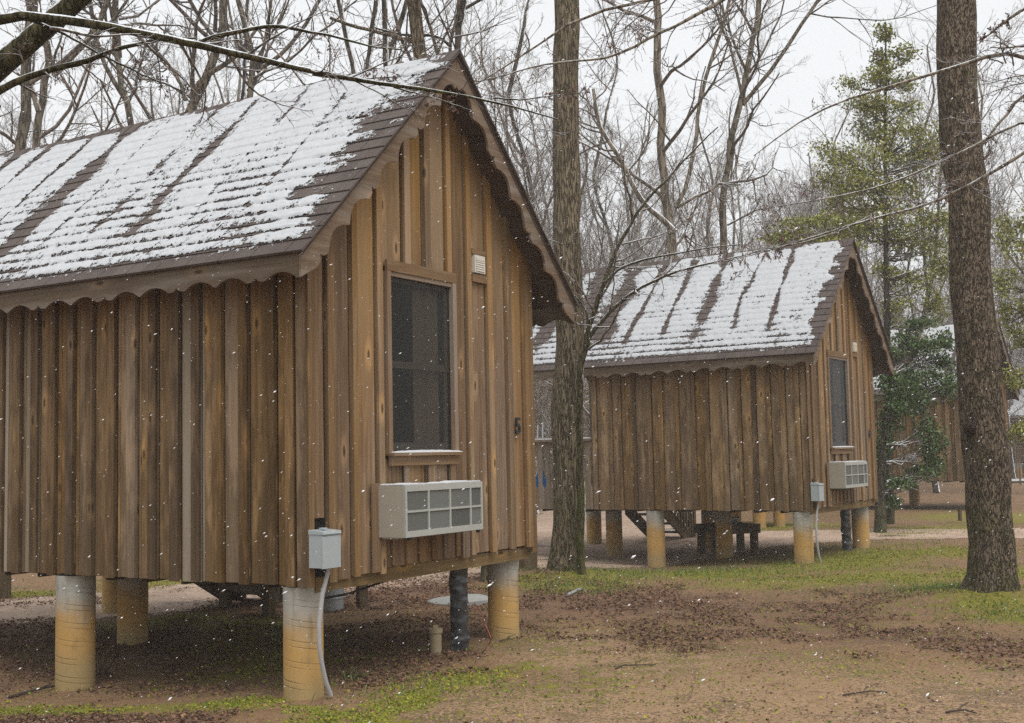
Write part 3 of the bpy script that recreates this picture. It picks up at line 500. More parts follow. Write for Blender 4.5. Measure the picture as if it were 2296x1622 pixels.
        mb = MB(); mb.box(xa-.055, xa+.055, b0+.02, b1-.02, 1.8685, 1.89); mb.build('snow', M['snow2'], pr)
        mb = MB(); mb.box(xa-.045+.0, xa+.045, ROOFB-.3, ROOFB-.21, ZB, ZE+.1); mb.build('porch_post', M['rail'], root)
    return root
build_cabin(1, 'large brown wooden cabin in front with a black number 5 by its gable corner', '5')
build_cabin(2, 'smaller looking brown cabin behind the tall middle tree trunk, with a snow striped roof', '6')
build_cabin(3, 'brown cabin half hidden behind the evergreens and the big trunk')
build_cabin(4, 'snowy roofed cabin far off in the trees past the deck railing')
# ------------------------------------------------------------------ things on and beside the cabins
def child_of_frame(k, name, label, cat, a, b, z, group=None):
    p = cw(k, a, b, z); return thing(name, label, cat, p, math.pi/2-CAB[k][2], group)
def ac_unit(k, label):
    r = child_of_frame(k, 'air_conditioner', label, 'air conditioner', .735, 0, 1.025, None); W_, D_, Hh = 1.035, .275, .375
    mb = MB(); mb.box(0, W_, -D_+.022, -.0215, 0, Hh); mb.box(.01, W_-.01, -.2, -.05, -.012, -.0005); mb.build('case', M['ac'], r)
    mb = MB(); y = -D_; xs = [.0, .022, .286, .304, .570, .588, .854, .872, 1.012, W_]; zs = [.0, .045, .178, .194, .332, Hh+.003]
    for i in range(0, len(xs)-1, 2): mb.box(xs[i], xs[i+1], y-.004, y+.021, zs[0], zs[-1])
    for i in range(1, len(xs)-1, 2):
        for j in (0, 2, 4): mb.box(xs[i], xs[i+1], y-.004, y+.021, zs[j], zs[j+1])
    g = mb.build('grille', M['acw'], r)
    mb = MB()
    for i in range(1, len(xs)-1, 2):
        for j in (1, 3): mb.box(xs[i]+.001, xs[i+1]-.001, y+.006, y+.012, zs[j]+.001, zs[j+1]-.001)
    mb.build('mesh_panel', M['mesh'], g)
    mb = MB(); xs = np.linspace(.01, W_-.01, 24)
    mb.strip([(x, -D_+.01, Hh+.010+.004*math.sin(x*9)+.003*math.sin(x*31)) for x in xs], [(x, -D_+.012, Hh+.0035) for x in xs], (0, D_-.05, 0)); mb.build('snow', M['snow2'], r)
    mb = MB(); 
    for q in (.06, W_-.06): mb.box(q-.012, q+.012, -D_-.006, -D_+.02, -.022, -.001)
    mb.build('bracket', M['black'], r)
ac_unit(1, 'beige boxy air conditioner under the big window of the front cabin'); ac_unit(2, 'beige boxy air conditioner on the cabin behind the middle tree')
def meter(k, label, zg):
    r = child_of_frame(k, 'electrical_box', label, 'electrical box', -.03, -.024, .87); mb = MB()
    mb.box(.0, .185, -.112, -.001, 0, .225); mb.build('box_body', M['box'], r)
    mb = MB(); mb.box(-.003, .188, -.124, -.1125, -.004, .212); mb.build('cover', M['box'], r)
    mb = MB(); mb.hexa([(-.005, -.13, .226), (.19, -.13, .226), (.19, .0, .226), (-.005, 0, .226), (-.005, -.126, .245), (.19, -.126, .245), (.19, 0, .256), (-.005, 0, .256)]); mb.box(.06, .1, -.08, -.04, .2565, .268); mb.build('hood', M['box'], r)
    mb = MB(); mb.tube([(.142, -.05, 0), (.135, -.048, -.05), (.09, -.04, -.18), (.056, -.036, -.38), (.057, -.036, -.53), (.083, -.036, -.655), (.122, -.036, -.78), (.17, -.04, zg-.88)], .0165, 14); mb.cyl(.142, -.05, -.02, -.001, .026, sides=14); mb.build('conduit', M['pvc'], r, smooth=True)
meter(1, 'pale grey electrical box with a drooping pipe at the near cabin corner', .0); meter(2, 'small grey electrical box at the corner of the cabin behind', .0)
# wrapped pipes under the floors, capped stub, wire, slab and so on
def wrapped(k, a, b, label, zt=ZB-.02, z0=-.03):
    r = child_of_frame(k, 'wrapped_pipe', label, 'pipe', a, b, 0); rs = np.random.RandomState(k); zs = np.linspace(z0-.05, zt, 70); n = 26; V = []
    for z in zs:
        for j in range(n):
            an = j*2*math.pi/n; rr = .076+.008*float(vnoise(z*9, an*1.5, 4+k))+.006*float(vnoise(z*34, an*1.1, 9)); V.append((rr*math.cos(an)+.006*math.sin(z*9), rr*math.sin(an), z))
    i = np.arange(len(zs)-1)[:, None]*n; j = np.arange(n)[None]; q = np.stack([i+j, i+(j+1) % n, i+n+(j+1) % n, i+n+j], -1).reshape(-1, 4); link('wrapping', mk_mesh('wrapping', V, q, smooth=True), M['wrap'], r)
    mb = MB(); mb.cyl(0, 0, zt-.12, zt+.02, .045); mb.build('pipe', M['black'], r, smooth=True); return r
wrapped(1, 2.1, .19, 'black plastic wrapped pipe standing under the front cabin'); wrapped(2, 2.36, .3, 'black wrapped pipe standing under the cabin behind')
p = gp(978, 1466); r = thing('pipe_stub', 'short tan capped pipe stub sticking out of the mud', 'pipe', p); mb = MB(); mb.cyl(0, 0, -.08, .17, .046, sides=20); mb.build('pipe', M['stubp'], r, smooth=True)
mb = MB(); mb.cyl(0, 0, .171, .205, .056, sides=20); mb.box(-.02, .02, -.02, .02, .2055, .232); mb.build('cap', M['stubp'], r, smooth=True)
a, b = gp(1068, 1356), gp(1098, 1412); e = gp(1082, 1462)
mb = MB(); mb.tube([at(1063, 1352, 10.0)-a, at(1078, 1372, 10.05)-a, at(1088, 1400, 10.05)-a, at(1101, 1430, 9.95)-a, gp(1099, 1440)-a, gp(1084, 1462)-a+np.array([0, 0, .01])], .004, 6); tag(mb.build('thin_cable', M['wire'], None, smooth=True, loc=a), 'thin orange red wire drooping beside the black wrapped pipe', 'wire')
P0 = cw(1, .2, .1, .70); pts = [cw(1, .15, .14, .62), cw(1, .6, .16, .62), cw(1, 1.2, .18, .68), cw(1, 1.9, .2, .70), cw(1, 2.4, .2, .72)]
mb = MB(); mb.tube([q-P0 for q in pts], .009, 8); tag(mb.build('slack_cable', M['cable'], None, smooth=True, loc=P0), 'black cable slung along under the gable floor beam', 'cable')
c = gp(1030, 1351); mb = MB(); mb.tube([(0, 0, -.05), (0, 0, .03), (0, 0, .05)], [.36, .36, .30], 40); mb.v = [(x*1.0, y*1.0, z+.012*math.sin(x*7)) for x, y, z in mb.v]; tag(mb.build('cement_lid', M['slab'], None, smooth=True, loc=c), 'round pale cement lid flat on the ground behind the wrapped pipe', 'lid')
c = gp(742, 1368); r = thing('metal_bin', 'galvanised metal bin behind the near corner pier', 'bin', c); mb = MB(); mb.tube([(0, 0, 0), (0, 0, .12), (0, 0, .125), (0, 0, .14), (0, 0, .145), (0, 0, .42), (0, 0, .425), (0, 0, .44), (0, 0, .445), (0, 0, .62)], [.135, .142, .148, .148, .142, .152, .158, .158, .152, .158], 28); mb.build('drum', M['tin'], r, smooth=True)
mb = MB(); mb.tube([(0, 0, .615), (0, 0, .63), (0, 0, .64)], [.165, .168, .16], 28); mb.build('rim', M['tin'], r, smooth=True)
def woodpost(x, y, h, label, w=.1): c = gp(x, y); mb = MB(); mb.box(-w/2, w/2, -w/2, w/2, -.1, h); mb.box(-w/2-.004, w/2+.004, -w/2-.004, w/2+.004, h+.001, h+.02); o = mb.build('wooden_post', M['post'], None, loc=c); o.rotation_euler.z = .5; return tag(o, label, 'post')
woodpost(812, 1362, .68, 'square wooden post standing behind the front cabin near the bin'); woodpost(10, 1339, .55, 'short wooden post at the far left under the cabin wall', .14)
woodpost(1184, 1274, .55, 'stubby wooden post between the front cabin corner and the middle tree', .2); woodpost(2153, 1168, .22, 'tiny stake in the low earth bank by the big trunk', .06)
def stairs(k, label, landing=False):
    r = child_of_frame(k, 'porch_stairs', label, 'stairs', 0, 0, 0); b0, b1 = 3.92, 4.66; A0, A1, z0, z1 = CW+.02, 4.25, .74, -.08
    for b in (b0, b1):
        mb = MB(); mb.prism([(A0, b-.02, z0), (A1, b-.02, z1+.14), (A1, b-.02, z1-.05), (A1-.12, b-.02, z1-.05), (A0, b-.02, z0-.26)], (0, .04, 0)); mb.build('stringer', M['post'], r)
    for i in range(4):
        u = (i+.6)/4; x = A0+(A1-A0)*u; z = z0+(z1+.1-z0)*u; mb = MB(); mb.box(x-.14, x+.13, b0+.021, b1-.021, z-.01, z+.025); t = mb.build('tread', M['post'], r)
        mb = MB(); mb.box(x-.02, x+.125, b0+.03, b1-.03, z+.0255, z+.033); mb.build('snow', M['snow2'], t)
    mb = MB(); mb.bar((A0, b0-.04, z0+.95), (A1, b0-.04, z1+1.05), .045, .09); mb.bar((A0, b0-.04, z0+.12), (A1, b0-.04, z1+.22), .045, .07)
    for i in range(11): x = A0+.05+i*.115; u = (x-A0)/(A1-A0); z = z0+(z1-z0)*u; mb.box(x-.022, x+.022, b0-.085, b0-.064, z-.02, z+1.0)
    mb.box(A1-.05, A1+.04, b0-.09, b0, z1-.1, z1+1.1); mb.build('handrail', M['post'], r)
    if landing:
        mb = MB(); P, Q = (3.54, 4.28), (3.17, 3.3)
        for q in (P, Q): mb.box(q[0]-.05, q[0]+.05, q[1]-.05, q[1]+.05, -.1, .34)
        mb.bar((P[0], P[1], .27), (Q[0], Q[1], .27), .05, .15); mb.build('landing', M['post'], r)
stairs(1, 'dark wooden stairs glimpsed under the front cabin', True); stairs(2, 'dark open wooden stairs seen under the cabin behind')
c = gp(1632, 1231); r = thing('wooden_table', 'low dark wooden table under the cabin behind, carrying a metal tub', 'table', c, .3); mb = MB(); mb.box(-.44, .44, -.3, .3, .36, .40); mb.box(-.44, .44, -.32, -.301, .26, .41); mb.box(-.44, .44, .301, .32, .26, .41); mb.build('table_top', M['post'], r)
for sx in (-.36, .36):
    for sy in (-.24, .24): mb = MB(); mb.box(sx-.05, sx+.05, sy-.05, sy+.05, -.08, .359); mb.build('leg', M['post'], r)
r2 = thing('metal_tub', 'shallow pale metal tub standing on the low dark table', 'tub', (c[0]-.02, c[1], c[2]+.40)); mb = MB(); mb.tube([(0, 0, 0), (0, 0, .02), (0, 0, .10)], [.17, .19, .225], 28); mb.build('basin', M['tin'], r2, smooth=True); mb = MB(); mb.tube([(0, 0, .095), (0, 0, .105), (0, 0, .115)], [.228, .238, .228], 28); mb.build('rim', M['white'], r2, smooth=True)
for i, (px, py, yb, lab) in enumerate(((1211, 1040, 4.72, 'blue bladed paddle at the back of the porch, lower of the pair'), (1224, 1030, 4.62, 'blue bladed paddle at the porch railing, nearer the middle tree'))):
    q = cw(2, .16, yb, .86+.03*i); r = thing('paddle', lab, 'paddle', q, math.pi/2-CAB[2][2]); mb = MB(); zs = np.linspace(0, .46, 20); wd = [.065*min(1, (z+.02)/.09)*(1-max(0, z-.28)/.18*.82) for z in zs]
    mb.strip([(-.0, -w, z) for z, w in zip(zs, wd)], [(-.0, w, z) for z, w in zip(zs, wd)], (.014, 0, 0)); mb.build('blade', M['blue'], r)
    mb = MB(); mb.tube([(.007, 0, .45), (.007, 0, .8), (.05, 0, 1.25)], .016, 10); mb.build('shaft', M['white'], r, smooth=True)
# low platform beyond the road and the deck railing at the right
c = gp(1728, 1183); r = thing('low_platform', 'low wooden platform on tan concrete piers beyond the road', 'platform', c, .55); mb = MB(); mb.box(-.75, 1.1, -.1, 1.6, .74, .80); mb.box(-.75, 1.1, -.14, -.101, .60, .80); mb.build('deck', M['rail'], r)
for sx in (-.24, .3, .95):
    for sy in (.05, 1.4): mb = MB(); mb.cyl(0, 0, -.1, .598, .12); mb.build('pier', M['pier'], r, smooth=True, loc=(sx, sy, 0))
c = gp(2296, 1106); r = thing('deck_railing', 'dark railing of a far deck with a white snowy lower rail at the right edge', 'railing', (c[0], 40., 0), -.05); mb = MB(); mb.box(-.9, 6, -.07, .07, 1.55, 1.65); mb.build('top_rail', M['post'], r); mb = MB(); mb.box(-.9, 6, -.05, .05, .36, .43); b = mb.build('bottom_rail', M['post'], r); mb = MB(); mb.box(-.9, 6, -.06, .06, .431, .50); mb.build('snow', M['snow2'], b)
mb = MB()
for i in range(22): mb.box(-.8+i*.3, -.755+i*.3, -.07, -.051, .30, 1.60)
mb.build('balusters', M['post'], r)
for q in (-.86, 1.6, 4.1): mb = MB(); mb.box(q-.06, q+.06, -.04, .08, -.1, 1.555); mb.build('post', M['post'], r)
# ------------------------------------------------------------------ trees
def resample(P, K):
    P = np.asarray(P, float); d = np.r_[0, np.cumsum(np.linalg.norm(np.diff(P, axis=0), axis=1))]; s = np.linspace(0, d[-1], K)
    Q = np.stack([np.interp(s, d, P[:, i]) for i in range(3)], 1)
    for _ in range(2): Q[1:-1] = Q[1:-1]*.5+(Q[:-2]+Q[2:])*.25
    return Q
def kids(P, r, n, rs, tr, ang, ratio, rr, K, wob, up, lenjit=.35, rmin=.003, lmax=9., flat=0.):
    N, KK, _ = P.shape; idx = np.repeat(np.arange(N), n); t = rs.uniform(tr[0], tr[1], len(idx)); f = t*(KK-1); i0 = np.minimum(f.astype(int), KK-2); fr_ = (f-i0)[:, None]
    p = P[idx, i0]*(1-fr_)+P[idx, i0+1]*fr_; T = nrm(P[idx, i0+1]-P[idx, i0]); rad = r[idx, i0]*(1-fr_[:, 0])+r[idx, i0+1]*fr_[:, 0]
    L = np.linalg.norm(P[:, -1]-P[:, 0], axis=1)[idx]*ratio*(1.15-.6*t)*(1+lenjit*rs.uniform(-1, 1, len(idx))); L = np.minimum(L, lmax)
    rv = rs.normal(size=(len(idx), 3)); rv[:, 2] *= (1-flat); pr = nrm(rv-T*np.sum(rv*T, 1, keepdims=True)); a = np.radians(rs.normal(ang[0], ang[1], len(idx)))[:, None]
    d = nrm(T*np.cos(a)+pr*np.sin(a)); Q = np.zeros((len(idx), K, 3)); Q[:, 0] = p
    for k in range(1, K):
        d = nrm(d+rs.normal(0, wob, d.shape)+np.array([0, 0, up])); Q[:, k] = Q[:, k-1]+d*(L/(K-1))[:, None]
    r0 = np.maximum(np.minimum(rad*rr, L*.03), rmin)[:, None]; R_ = r0*np.linspace(1, .32, K)[None]; R_ = np.maximum(R_, rmin*.7)
    return Q, R_
def octas(C, s, rs):                 # tiny bud bodies
    n = len(C); base = np.array([[1, 0, 0], [0, 1, 0], [-1, 0, 0], [0, -1, 0], [0, 0, 1.6], [0, 0, -1.6]]); V = C[:, None]+base[None]*(s*rs.uniform(.6, 1.4, n))[:, None, None]
    f = np.array([[0, 1, 4, 4], [1, 2, 4, 4]]); q = np.array([[0, 4, 2, 5], [1, 4, 3, 5]]); return V.reshape(-1, 3), (np.arange(n)[:, None, None]*6+q[None]).reshape(-1, 4)
def cards(C, s, rs, asp=.5, upb=0.):  # small bent leaf faces
    n = len(C); d = rs.normal(size=(n, 3)); d = nrm(d); e = rs.normal(size=(n, 3)); e[:, 2] += upb; w = nrm(np.cross(d, e)); s = (s*np.ones(n)*rs.uniform(.6, 1.35, n))[:, None]
    k = nrm(np.cross(d, w))*s*.18
    V = np.stack([C-d*s, C+w*s*asp+k, C+d*s, C-w*s*asp+k], 1); return V.reshape(-1, 3), np.arange(4*n).reshape(-1, 4)
def make_tree(name, label, cat, stems, seed, trunkmat, twigmat, lv=(7, 7, 5, 0), limb=(.5, .38, .34), start=.28, ang=(52, 14), up=.06, buds=0, budmat=None, budsize=.01, group=None, sides=9, rough=.0, flare=0., rmin=.003, lmax=3.2, wob=.16, flat=0., tw_r=.55):
    """stems: list of (points, r0, r1); first is the trunk"""
    rs = np.random.RandomState(seed); base = np.array(stems[0][0][0], float); root = thing(name, label, cat, base, 0, group); A = Acc(); PP = []; RR = []
    for i, (pts, r0, r1) in enumerate(stems):
        K = 40 if i == 0 else 22; P = resample(pts, K)-base; L = np.linalg.norm(P[-1]-P[0]); w = np.cumsum(rs.normal(0, .006*L**.5, (K, 3)), 0); w -= np.linspace(0, 1, K)[:, None]*w[-1]; w[:, 2] = 0; P = P+w*(0 if rough < 0 else 1)
        t = np.linspace(0, 1, K); r = r0+(r1-r0)*t; S_ = sides if i == 0 else max(6, sides-3)
        if i == 0 and flare: r = r*(1+flare*np.exp(-np.maximum(P[:, 2]-P[0, 2], 0)/.16))
        r = r*(1+.05*np.abs(rough)*rs.normal(size=K)); V, q = tubes(P[None], r[None], S_)
        if S_ > 14:                                                  # fluted, lumpy big trunks
            V = V.reshape(K, S_, 3); c = P[:, None]; dv = V-c; an = np.arange(S_)/S_*2*np.pi; z = P[:, 2]-P[0, 2]
            lob = 1+(.03+.22*flare*np.exp(-np.maximum(z, 0)/.22))[:, None]*np.sin(an*5+seed)[None]+.02*rs.normal(size=(K, S_)); V = (c+dv*lob[:, :, None]).reshape(-1, 3)
        A.add(V, q); PP.append(P); RR.append(r)
    link('trunk', A.mesh('trunk'), trunkmat, root)
    B = Acc(); P0 = np.stack([resample(P, 16) for P in PP]); R0 = np.stack([np.interp(np.linspace(0, 1, 16), np.linspace(0, 1, len(r)), r) for r in RR])
    P1, R1 = kids(P0, R0, lv[0], rs, (start, 1.), ang, limb[0], tw_r, 9, wob, up, rmin=rmin, lmax=lmax, flat=flat); V, q = tubes(P1, R1, 5); B.add(V, q)
    P2, R2 = kids(P1, R1, lv[1], rs, (.12, 1.), (46, 13), limb[1], .6, 6, wob*1.1, up, rmin=rmin*.9, lmax=lmax*.6, flat=flat); V, q = tubes(P2, R2, 4); B.add(V, q); last = P2
    if lv[2]: P3, R3 = kids(P2, R2, lv[2], rs, (.15, 1.), (44, 14), limb[2]*1.1, .65, 4, wob*1.2, up, rmin=rmin*.75, lmax=lmax*.35, flat=flat); V, q = tubes(P3, R3, 3); B.add(V, q); last = P3
    if lv[3]: P4, R4 = kids(last, R3, lv[3], rs, (.2, 1.), (40, 14), .5, .7, 3, wob, up, rmin=rmin*.6, flat=flat); V, q = tubes(P4, R4, 3); B.add(V, q); last = P4
    if buds:
        C = last.reshape(-1, 3); C = C[rs.rand(len(C)) < buds]
        V, q = (octas(C, budsize, rs) if budmat is M['bud'] else cards(C+rs.normal(0, .03, C.shape), budsize, rs, .55)); B.add(V, q, 1)
    link('crown', B.mesh('crown'), [twigmat]+([budmat] if buds else []), root); return root
def px(Y, *pts): return [at(x, y, Y) for x, y in pts]
def down(P, x=None, y=None):         # carry a stem down to the ground below its first point
    P = [np.array(q) for q in P]; d = P[0]-P[1]; t = P[0][2]; b = P[0]+np.array([np.clip(d[0]/max(.2, -d[2]), -.12, .12)*t, 0, 0]); b[2] = float(gh(b[0], b[1]))-.05; return [b, (b+P[0])/2]+P
def upw(P, dz=6., K=1): # carry a stem on above the frame
    P = [np.array(q) for q in P]; d = nrm(P[-1]-P[-2]); return P+[P[-1]+d*dz*.5+np.array([.1, 0, 0]), P[-1]+d*dz+np.array([-.1, .2, .4])]
def rr_(w, Y): return w/2/F*Y
BF, TW, SB = M['bark_far'], M['twig'], M['snowbark']
# the tall trunk in the middle and the big trunk on the right
make_tree('tall_tree', 'tall straight tan trunk standing between the two cabins', 'tree', [(upw(px(15.9, (1266, 1312), (1268, 1200), (1268, 1100), (1266, 950), (1266, 800), (1268, 600), (1269, 400), (1270, 200), (1270, 0)), 7), rr_(70, 15.9), rr_(44, 15.9))], 1, M['bark_c'], TW, lv=(9, 6, 5, 0), start=.72, sides=28, rough=.5, flare=.45, lmax=3.)
make_tree('big_tree', 'big dark scaly trunk in front of the evergreens, nearest of all trunks', 'tree', [(upw(px(12.6, (2226, 1362), (2213, 1250), (2208, 1150), (2203, 1000), (2192, 800), (2182, 600), (2174, 400), (2166, 200), (2163, 0)), 6), rr_(97, 12.6), rr_(74, 12.6))], 2, M['bark_r'], TW, lv=(8, 6, 5, 0), start=.8, sides=32, rough=.3, flare=.55, lmax=3., tw_r=.25)
SM = MB()
# the leaning sapling beside the middle trunk
make_tree('leaning_sapling', 'slender forked sapling leaning right beside the tall middle trunk', 'tree', [
    (px(15.5, (1303, 1298), (1301, 1150), (1303, 980), (1307, 880), (1320, 790), (1337, 715), (1353, 640), (1370, 590), (1398, 535), (1440, 470), (1490, 410), (1545, 345), (1610, 285)), rr_(20, 15.5), rr_(3, 15.5)),
    (px(15.5, (1303, 900), (1306, 830), (1312, 790), (1340, 735), (1385, 690), (1450, 640), (1530, 605), (1620, 585), (1720, 560)), rr_(13, 15.5), rr_(2.5, 15.5)), (px(15.4, (1322, 780), (1323, 745), (1318, 700), (1290, 665), (1262, 650)), rr_(7, 15.5), rr_(2, 15.5)),
    (px(15.5, (1353, 640), (1390, 600), (1450, 580), (1560, 560), (1660, 548)), rr_(7, 15.5), rr_(2, 15.5)), (px(15.5, (1418, 500), (1412, 450), (1400, 400), (1398, 350)), rr_(6, 15.5), rr_(2, 15.5))], 3, M['mossbranch'], TW, lv=(9, 5, 4, 0), start=.35, limb=(.30, .4, .4), lmax=1.3, up=.03, sides=10, buds=.25, budmat=M['bud'], budsize=.005, rmin=.0035)
# branches reaching in from a tree left of the picture
b0 = np.array([-3.35, 6.6, 0])
make_tree('mossy_tree', 'moss covered tree leaning in at the upper left with snow lined branches', 'tree', [
    ([b0, b0+[.0, 0, 1.4], b0+[.05, 0, 2.6], at(-110, 270, 6.6), *px(6.6, (-40, 175), (20, 118), (70, 78), (120, 38), (170, 0), (230, -50))], .11, .055),
    ([b0+[.0, .05, 2.2], *px(6.3, (-150, 130), (-60, 10), (0, 17), (60, 36), (120, 44), (190, 53), (270, 63), (340, 80), (420, 98), (500, 115), (590, 136), (700, 167), (790, 186), (880, 196), (960, 200), (1026, 203), (1074, 212), (1119, 226), (1171, 238), (1213, 249), (1250, 268))], .046, .0035),
    (px(6.4, (440, 100), (480, 80), (530, 75), (590, 60), (640, 57), (690, 72), (760, 85), (830, 105), (900, 112)), .014, .004), (px(6.4, (-120, 285), (-40, 225), (20, 190), (70, 165), (140, 150), (200, 138), (235, 112), (290, 100), (360, 88), (440, 86)), .026, .006),
    (px(6.4, (60, 40), (150, 80), (240, 130), (330, 175), (420, 210)), .009, .003), (px(6.4, (700, 167), (800, 178), (900, 172)), .006, .003), (px(6.4, (880, 196), (960, 215), (1060, 250)), .005, .002), (px(6.4, (1105, 221), (1168, 225), (1247, 214), (1320, 208)), .005, .002)], 4, M['mossbranch'], M['twig'], lv=(13, 5, 4, 0), start=.3, limb=(.16, .45, .45), lmax=.55, up=.02, sides=12, rough=.4, buds=.12, budmat=M['bud'], budsize=.0035, rmin=.0022, wob=.12, tw_r=.4)
# branches crossing in front of the middle trunk, from a tree beyond the right of the picture
b1 = np.array([6.2, 9.6, 0])
make_tree('spreading_tree', 'tree off to the right sending long drooping bare branches across the sky', 'tree', [
    ([b1, b1+[-.05, 0, 2.], b1+[-.1, 0, 4.], b1+[-.1, .1, 7.]], .17, .09),
    ([b1+[-.1, 0, 3.9], *px(10.2, (2300, -60), (2000, -120), (1700, -60), (1480, 0), (1350, 8), (1300, 25), (1260, 62), (1185, 115), (1130, 170), (1080, 190), (1050, 200))], .05, .005),
    (px(10.2, (1700, -60), (1600, 10), (1500, 60), (1420, 100), (1390, 125), (1310, 142), (1240, 142), (1170, 160), (1120, 175), (1060, 185)), .02, .004),
    ([b1+[-.08, .05, 3.0], *px(10.5, (2296, 85), (2210, 135), (2120, 160), (2050, 180), (1950, 205), (1880, 225), (1800, 270), (1740, 310), (1690, 350))], .035, .004), ([b1+[-.05, .05, 2.6], *px(10.8, (2330, 240), (2290, 265), (2200, 330), (2100, 370), (2000, 415), (1900, 440), (1800, 455), (1700, 470))], .022, .004),
    (px(11., (2330, 320), (2250, 370), (2150, 430), (2050, 470), (1950, 490), (1830, 530), (1700, 570), (1600, 590)), .018, .003), (px(11., (2330, 190), (2280, 230), (2240, 280), (2200, 330), (2150, 400), (2110, 470)), .016, .004), (px(10.5, (2296, 20), (2240, 60), (2200, 90)), .016, .006), (px(11., (1960, 480), (1880, 520), (1800, 545), (1700, 560), (1620, 590)), .01, .003)],
    5, BF, M['twig'], lv=(15, 6, 4, 0), start=.2, limb=(.13, .5, .45), lmax=.9, up=-.01, sides=12, buds=.45, budmat=M['bud'], budsize=.0042, rmin=.003, tw_r=.4)
# trees one can tell apart behind the roofs (traced)
def traced(label, Y, stems, seed, mat=BF, lv=(10, 8, 6, 0), **k):
    st = []
    for i, (w0, w1, pts) in enumerate(stems):
        P = px(Y+(0 if i == 0 else R.uniform(-.5, .5)*0), *pts)
        if i == 0: P = down(P)
        if pts[-1][1] < 30: P = upw(P, 3.5)
        st.append((P, rr_(w0, Y), rr_(w1, Y)))
    return make_tree('bare_tree', label, 'tree', st, seed, mat, TW, lv=lv, start=k.pop('start', .35), sides=10, flare=.5, rmin=.0055, **k)
traced('upright bare tree at the far left, straightest of the trunks above the snowy roof', 21, [(27, 20, [(42, 350), (52, 260), (58, 150), (62, 60), (64, 0)])], 20)
traced('forked bare tree just right of the straight far left trunk', 22, [(24, 12, [(82, 345), (87, 260), (92, 235), (118, 170), (113, 130), (98, 80), (85, 30), (80, 0)]), (14, 8, [(88, 250), (76, 215), (70, 190), (55, 140), (40, 90)]), (14, 6, [(118, 170), (150, 140), (185, 110), (230, 60), (250, 0)])], 21)
traced('Y shaped bare tree above the middle of the snowy roof', 23, [(19, 11, [(299, 300), (293, 255), (284, 228), (270, 193), (268, 145), (262, 100), (256, 50), (262, 0)]), (12, 6, [(286, 235), (265, 205), (242, 178), (228, 130), (212, 95), (205, 45), (200, 0)]), (8, 4, [(286, 230), (295, 215), (308, 172), (320, 135), (325, 100)]), (7, 3, [(268, 145), (255, 120), (215, 100), (180, 95)])], 22)
traced('thick bare tree leaning right behind the snowy roof', 22, [(29, 15, [(396, 275), (412, 240), (432, 205), (447, 178), (462, 140), (478, 110), (488, 60), (486, 0)]), (11, 5, [(417, 225), (412, 190), (385, 145), (360, 120), (345, 100), (320, 60)]), (15, 7, [(425, 220), (446, 190), (478, 160), (515, 140), (540, 115), (580, 60)]), (7, 4, [(415, 215), (380, 190), (340, 178), (310, 178)])], 23)
traced('forked dark bare tree beyond the roof, its fork dusted with snow', 22, [(19, 10, [(562, 235), (571, 200), (578, 160), (574, 130), (562, 95), (548, 40), (540, 0)]), (10, 5, [(575, 160), (600, 145), (635, 125), (670, 80), (700, 30), (715, 0)]), (8, 4, [(578, 160), (590, 110), (600, 50), (605, 0)])], 24)
traced('thin snow plastered stem beside the forked dark tree', 23, [(11, 9, [(535, 240), (538, 190), (541, 130), (545, 60), (550, 0)])], 25, SB, lv=(5, 5, 4, 0))
traced('thin snow plastered trunk leaning left, first of four past the roof slope', 19, [(15, 11, [(790, 178), (782, 130), (773, 95), (767, 50), (757, 0)])], 26, SB, lv=(4, 5, 4, 0))
traced('thin dark trunk flecked with snow, second of four past the roof slope', 19.5, [(13, 11, [(819, 175), (821, 120), (824, 70), (834, 0)])], 27, SB, lv=(4, 5, 4, 0))
traced('upright snow plastered trunk, third of four past the roof slope', 18.5, [(16, 13, [(858, 160), (857, 90), (857, 0)])], 28, SB, lv=(4, 5, 4, 0))
traced('snow plastered trunk leaning right, last of four past the roof slope', 20, [(14, 10, [(866, 150), (882, 115), (896, 70), (916, 0)])], 29, SB, lv=(4, 5, 4, 0))
traced('stout bare brown trunk rising just left of the front gable peak', 15.6, [(37, 29, [(972, 190), (965, 132), (958, 75), (945, 10), (942, -10)]), (10, 7, [(955, 112), (930, 97), (880, 82), (820, 66), (770, 52), (740, 40)])], 30, M['bark_c'], lv=(3, 5, 4, 0), start=.7)
traced('dark trunk with a snowy fork right behind the front gable peak', 16.2, [(22, 14, [(1010, 130), (1018, 90), (1026, 35), (1028, 0)]), (9, 5, [(1013, 105), (1000, 90), (975, 80), (920, 80), (870, 72), (840, 62)]), (8, 5, [(1027, 30), (1045, 18), (1075, 0)])], 31, SB, lv=(5, 6, 4, 0))
traced('two limbed bare tree over the left half of the second roof', 25, [(24, 14, [(1517, 580), (1516, 540), (1514, 505), (1508, 460), (1497, 415), (1499, 360), (1501, 260), (1492, 180), (1485, 100), (1480, 0)]), (15, 7, [(1514, 520), (1490, 495), (1450, 465), (1425, 430), (1395, 365), (1375, 330), (1350, 290), (1330, 200)]), (10, 6, [(1515, 465), (1530, 445), (1548, 380), (1562, 310), (1568, 230), (1585, 160), (1610, 80), (1630, 0)]), (8, 4, [(1520, 465), (1560, 440), (1590, 430), (1610, 410), (1660, 415)])], 32)
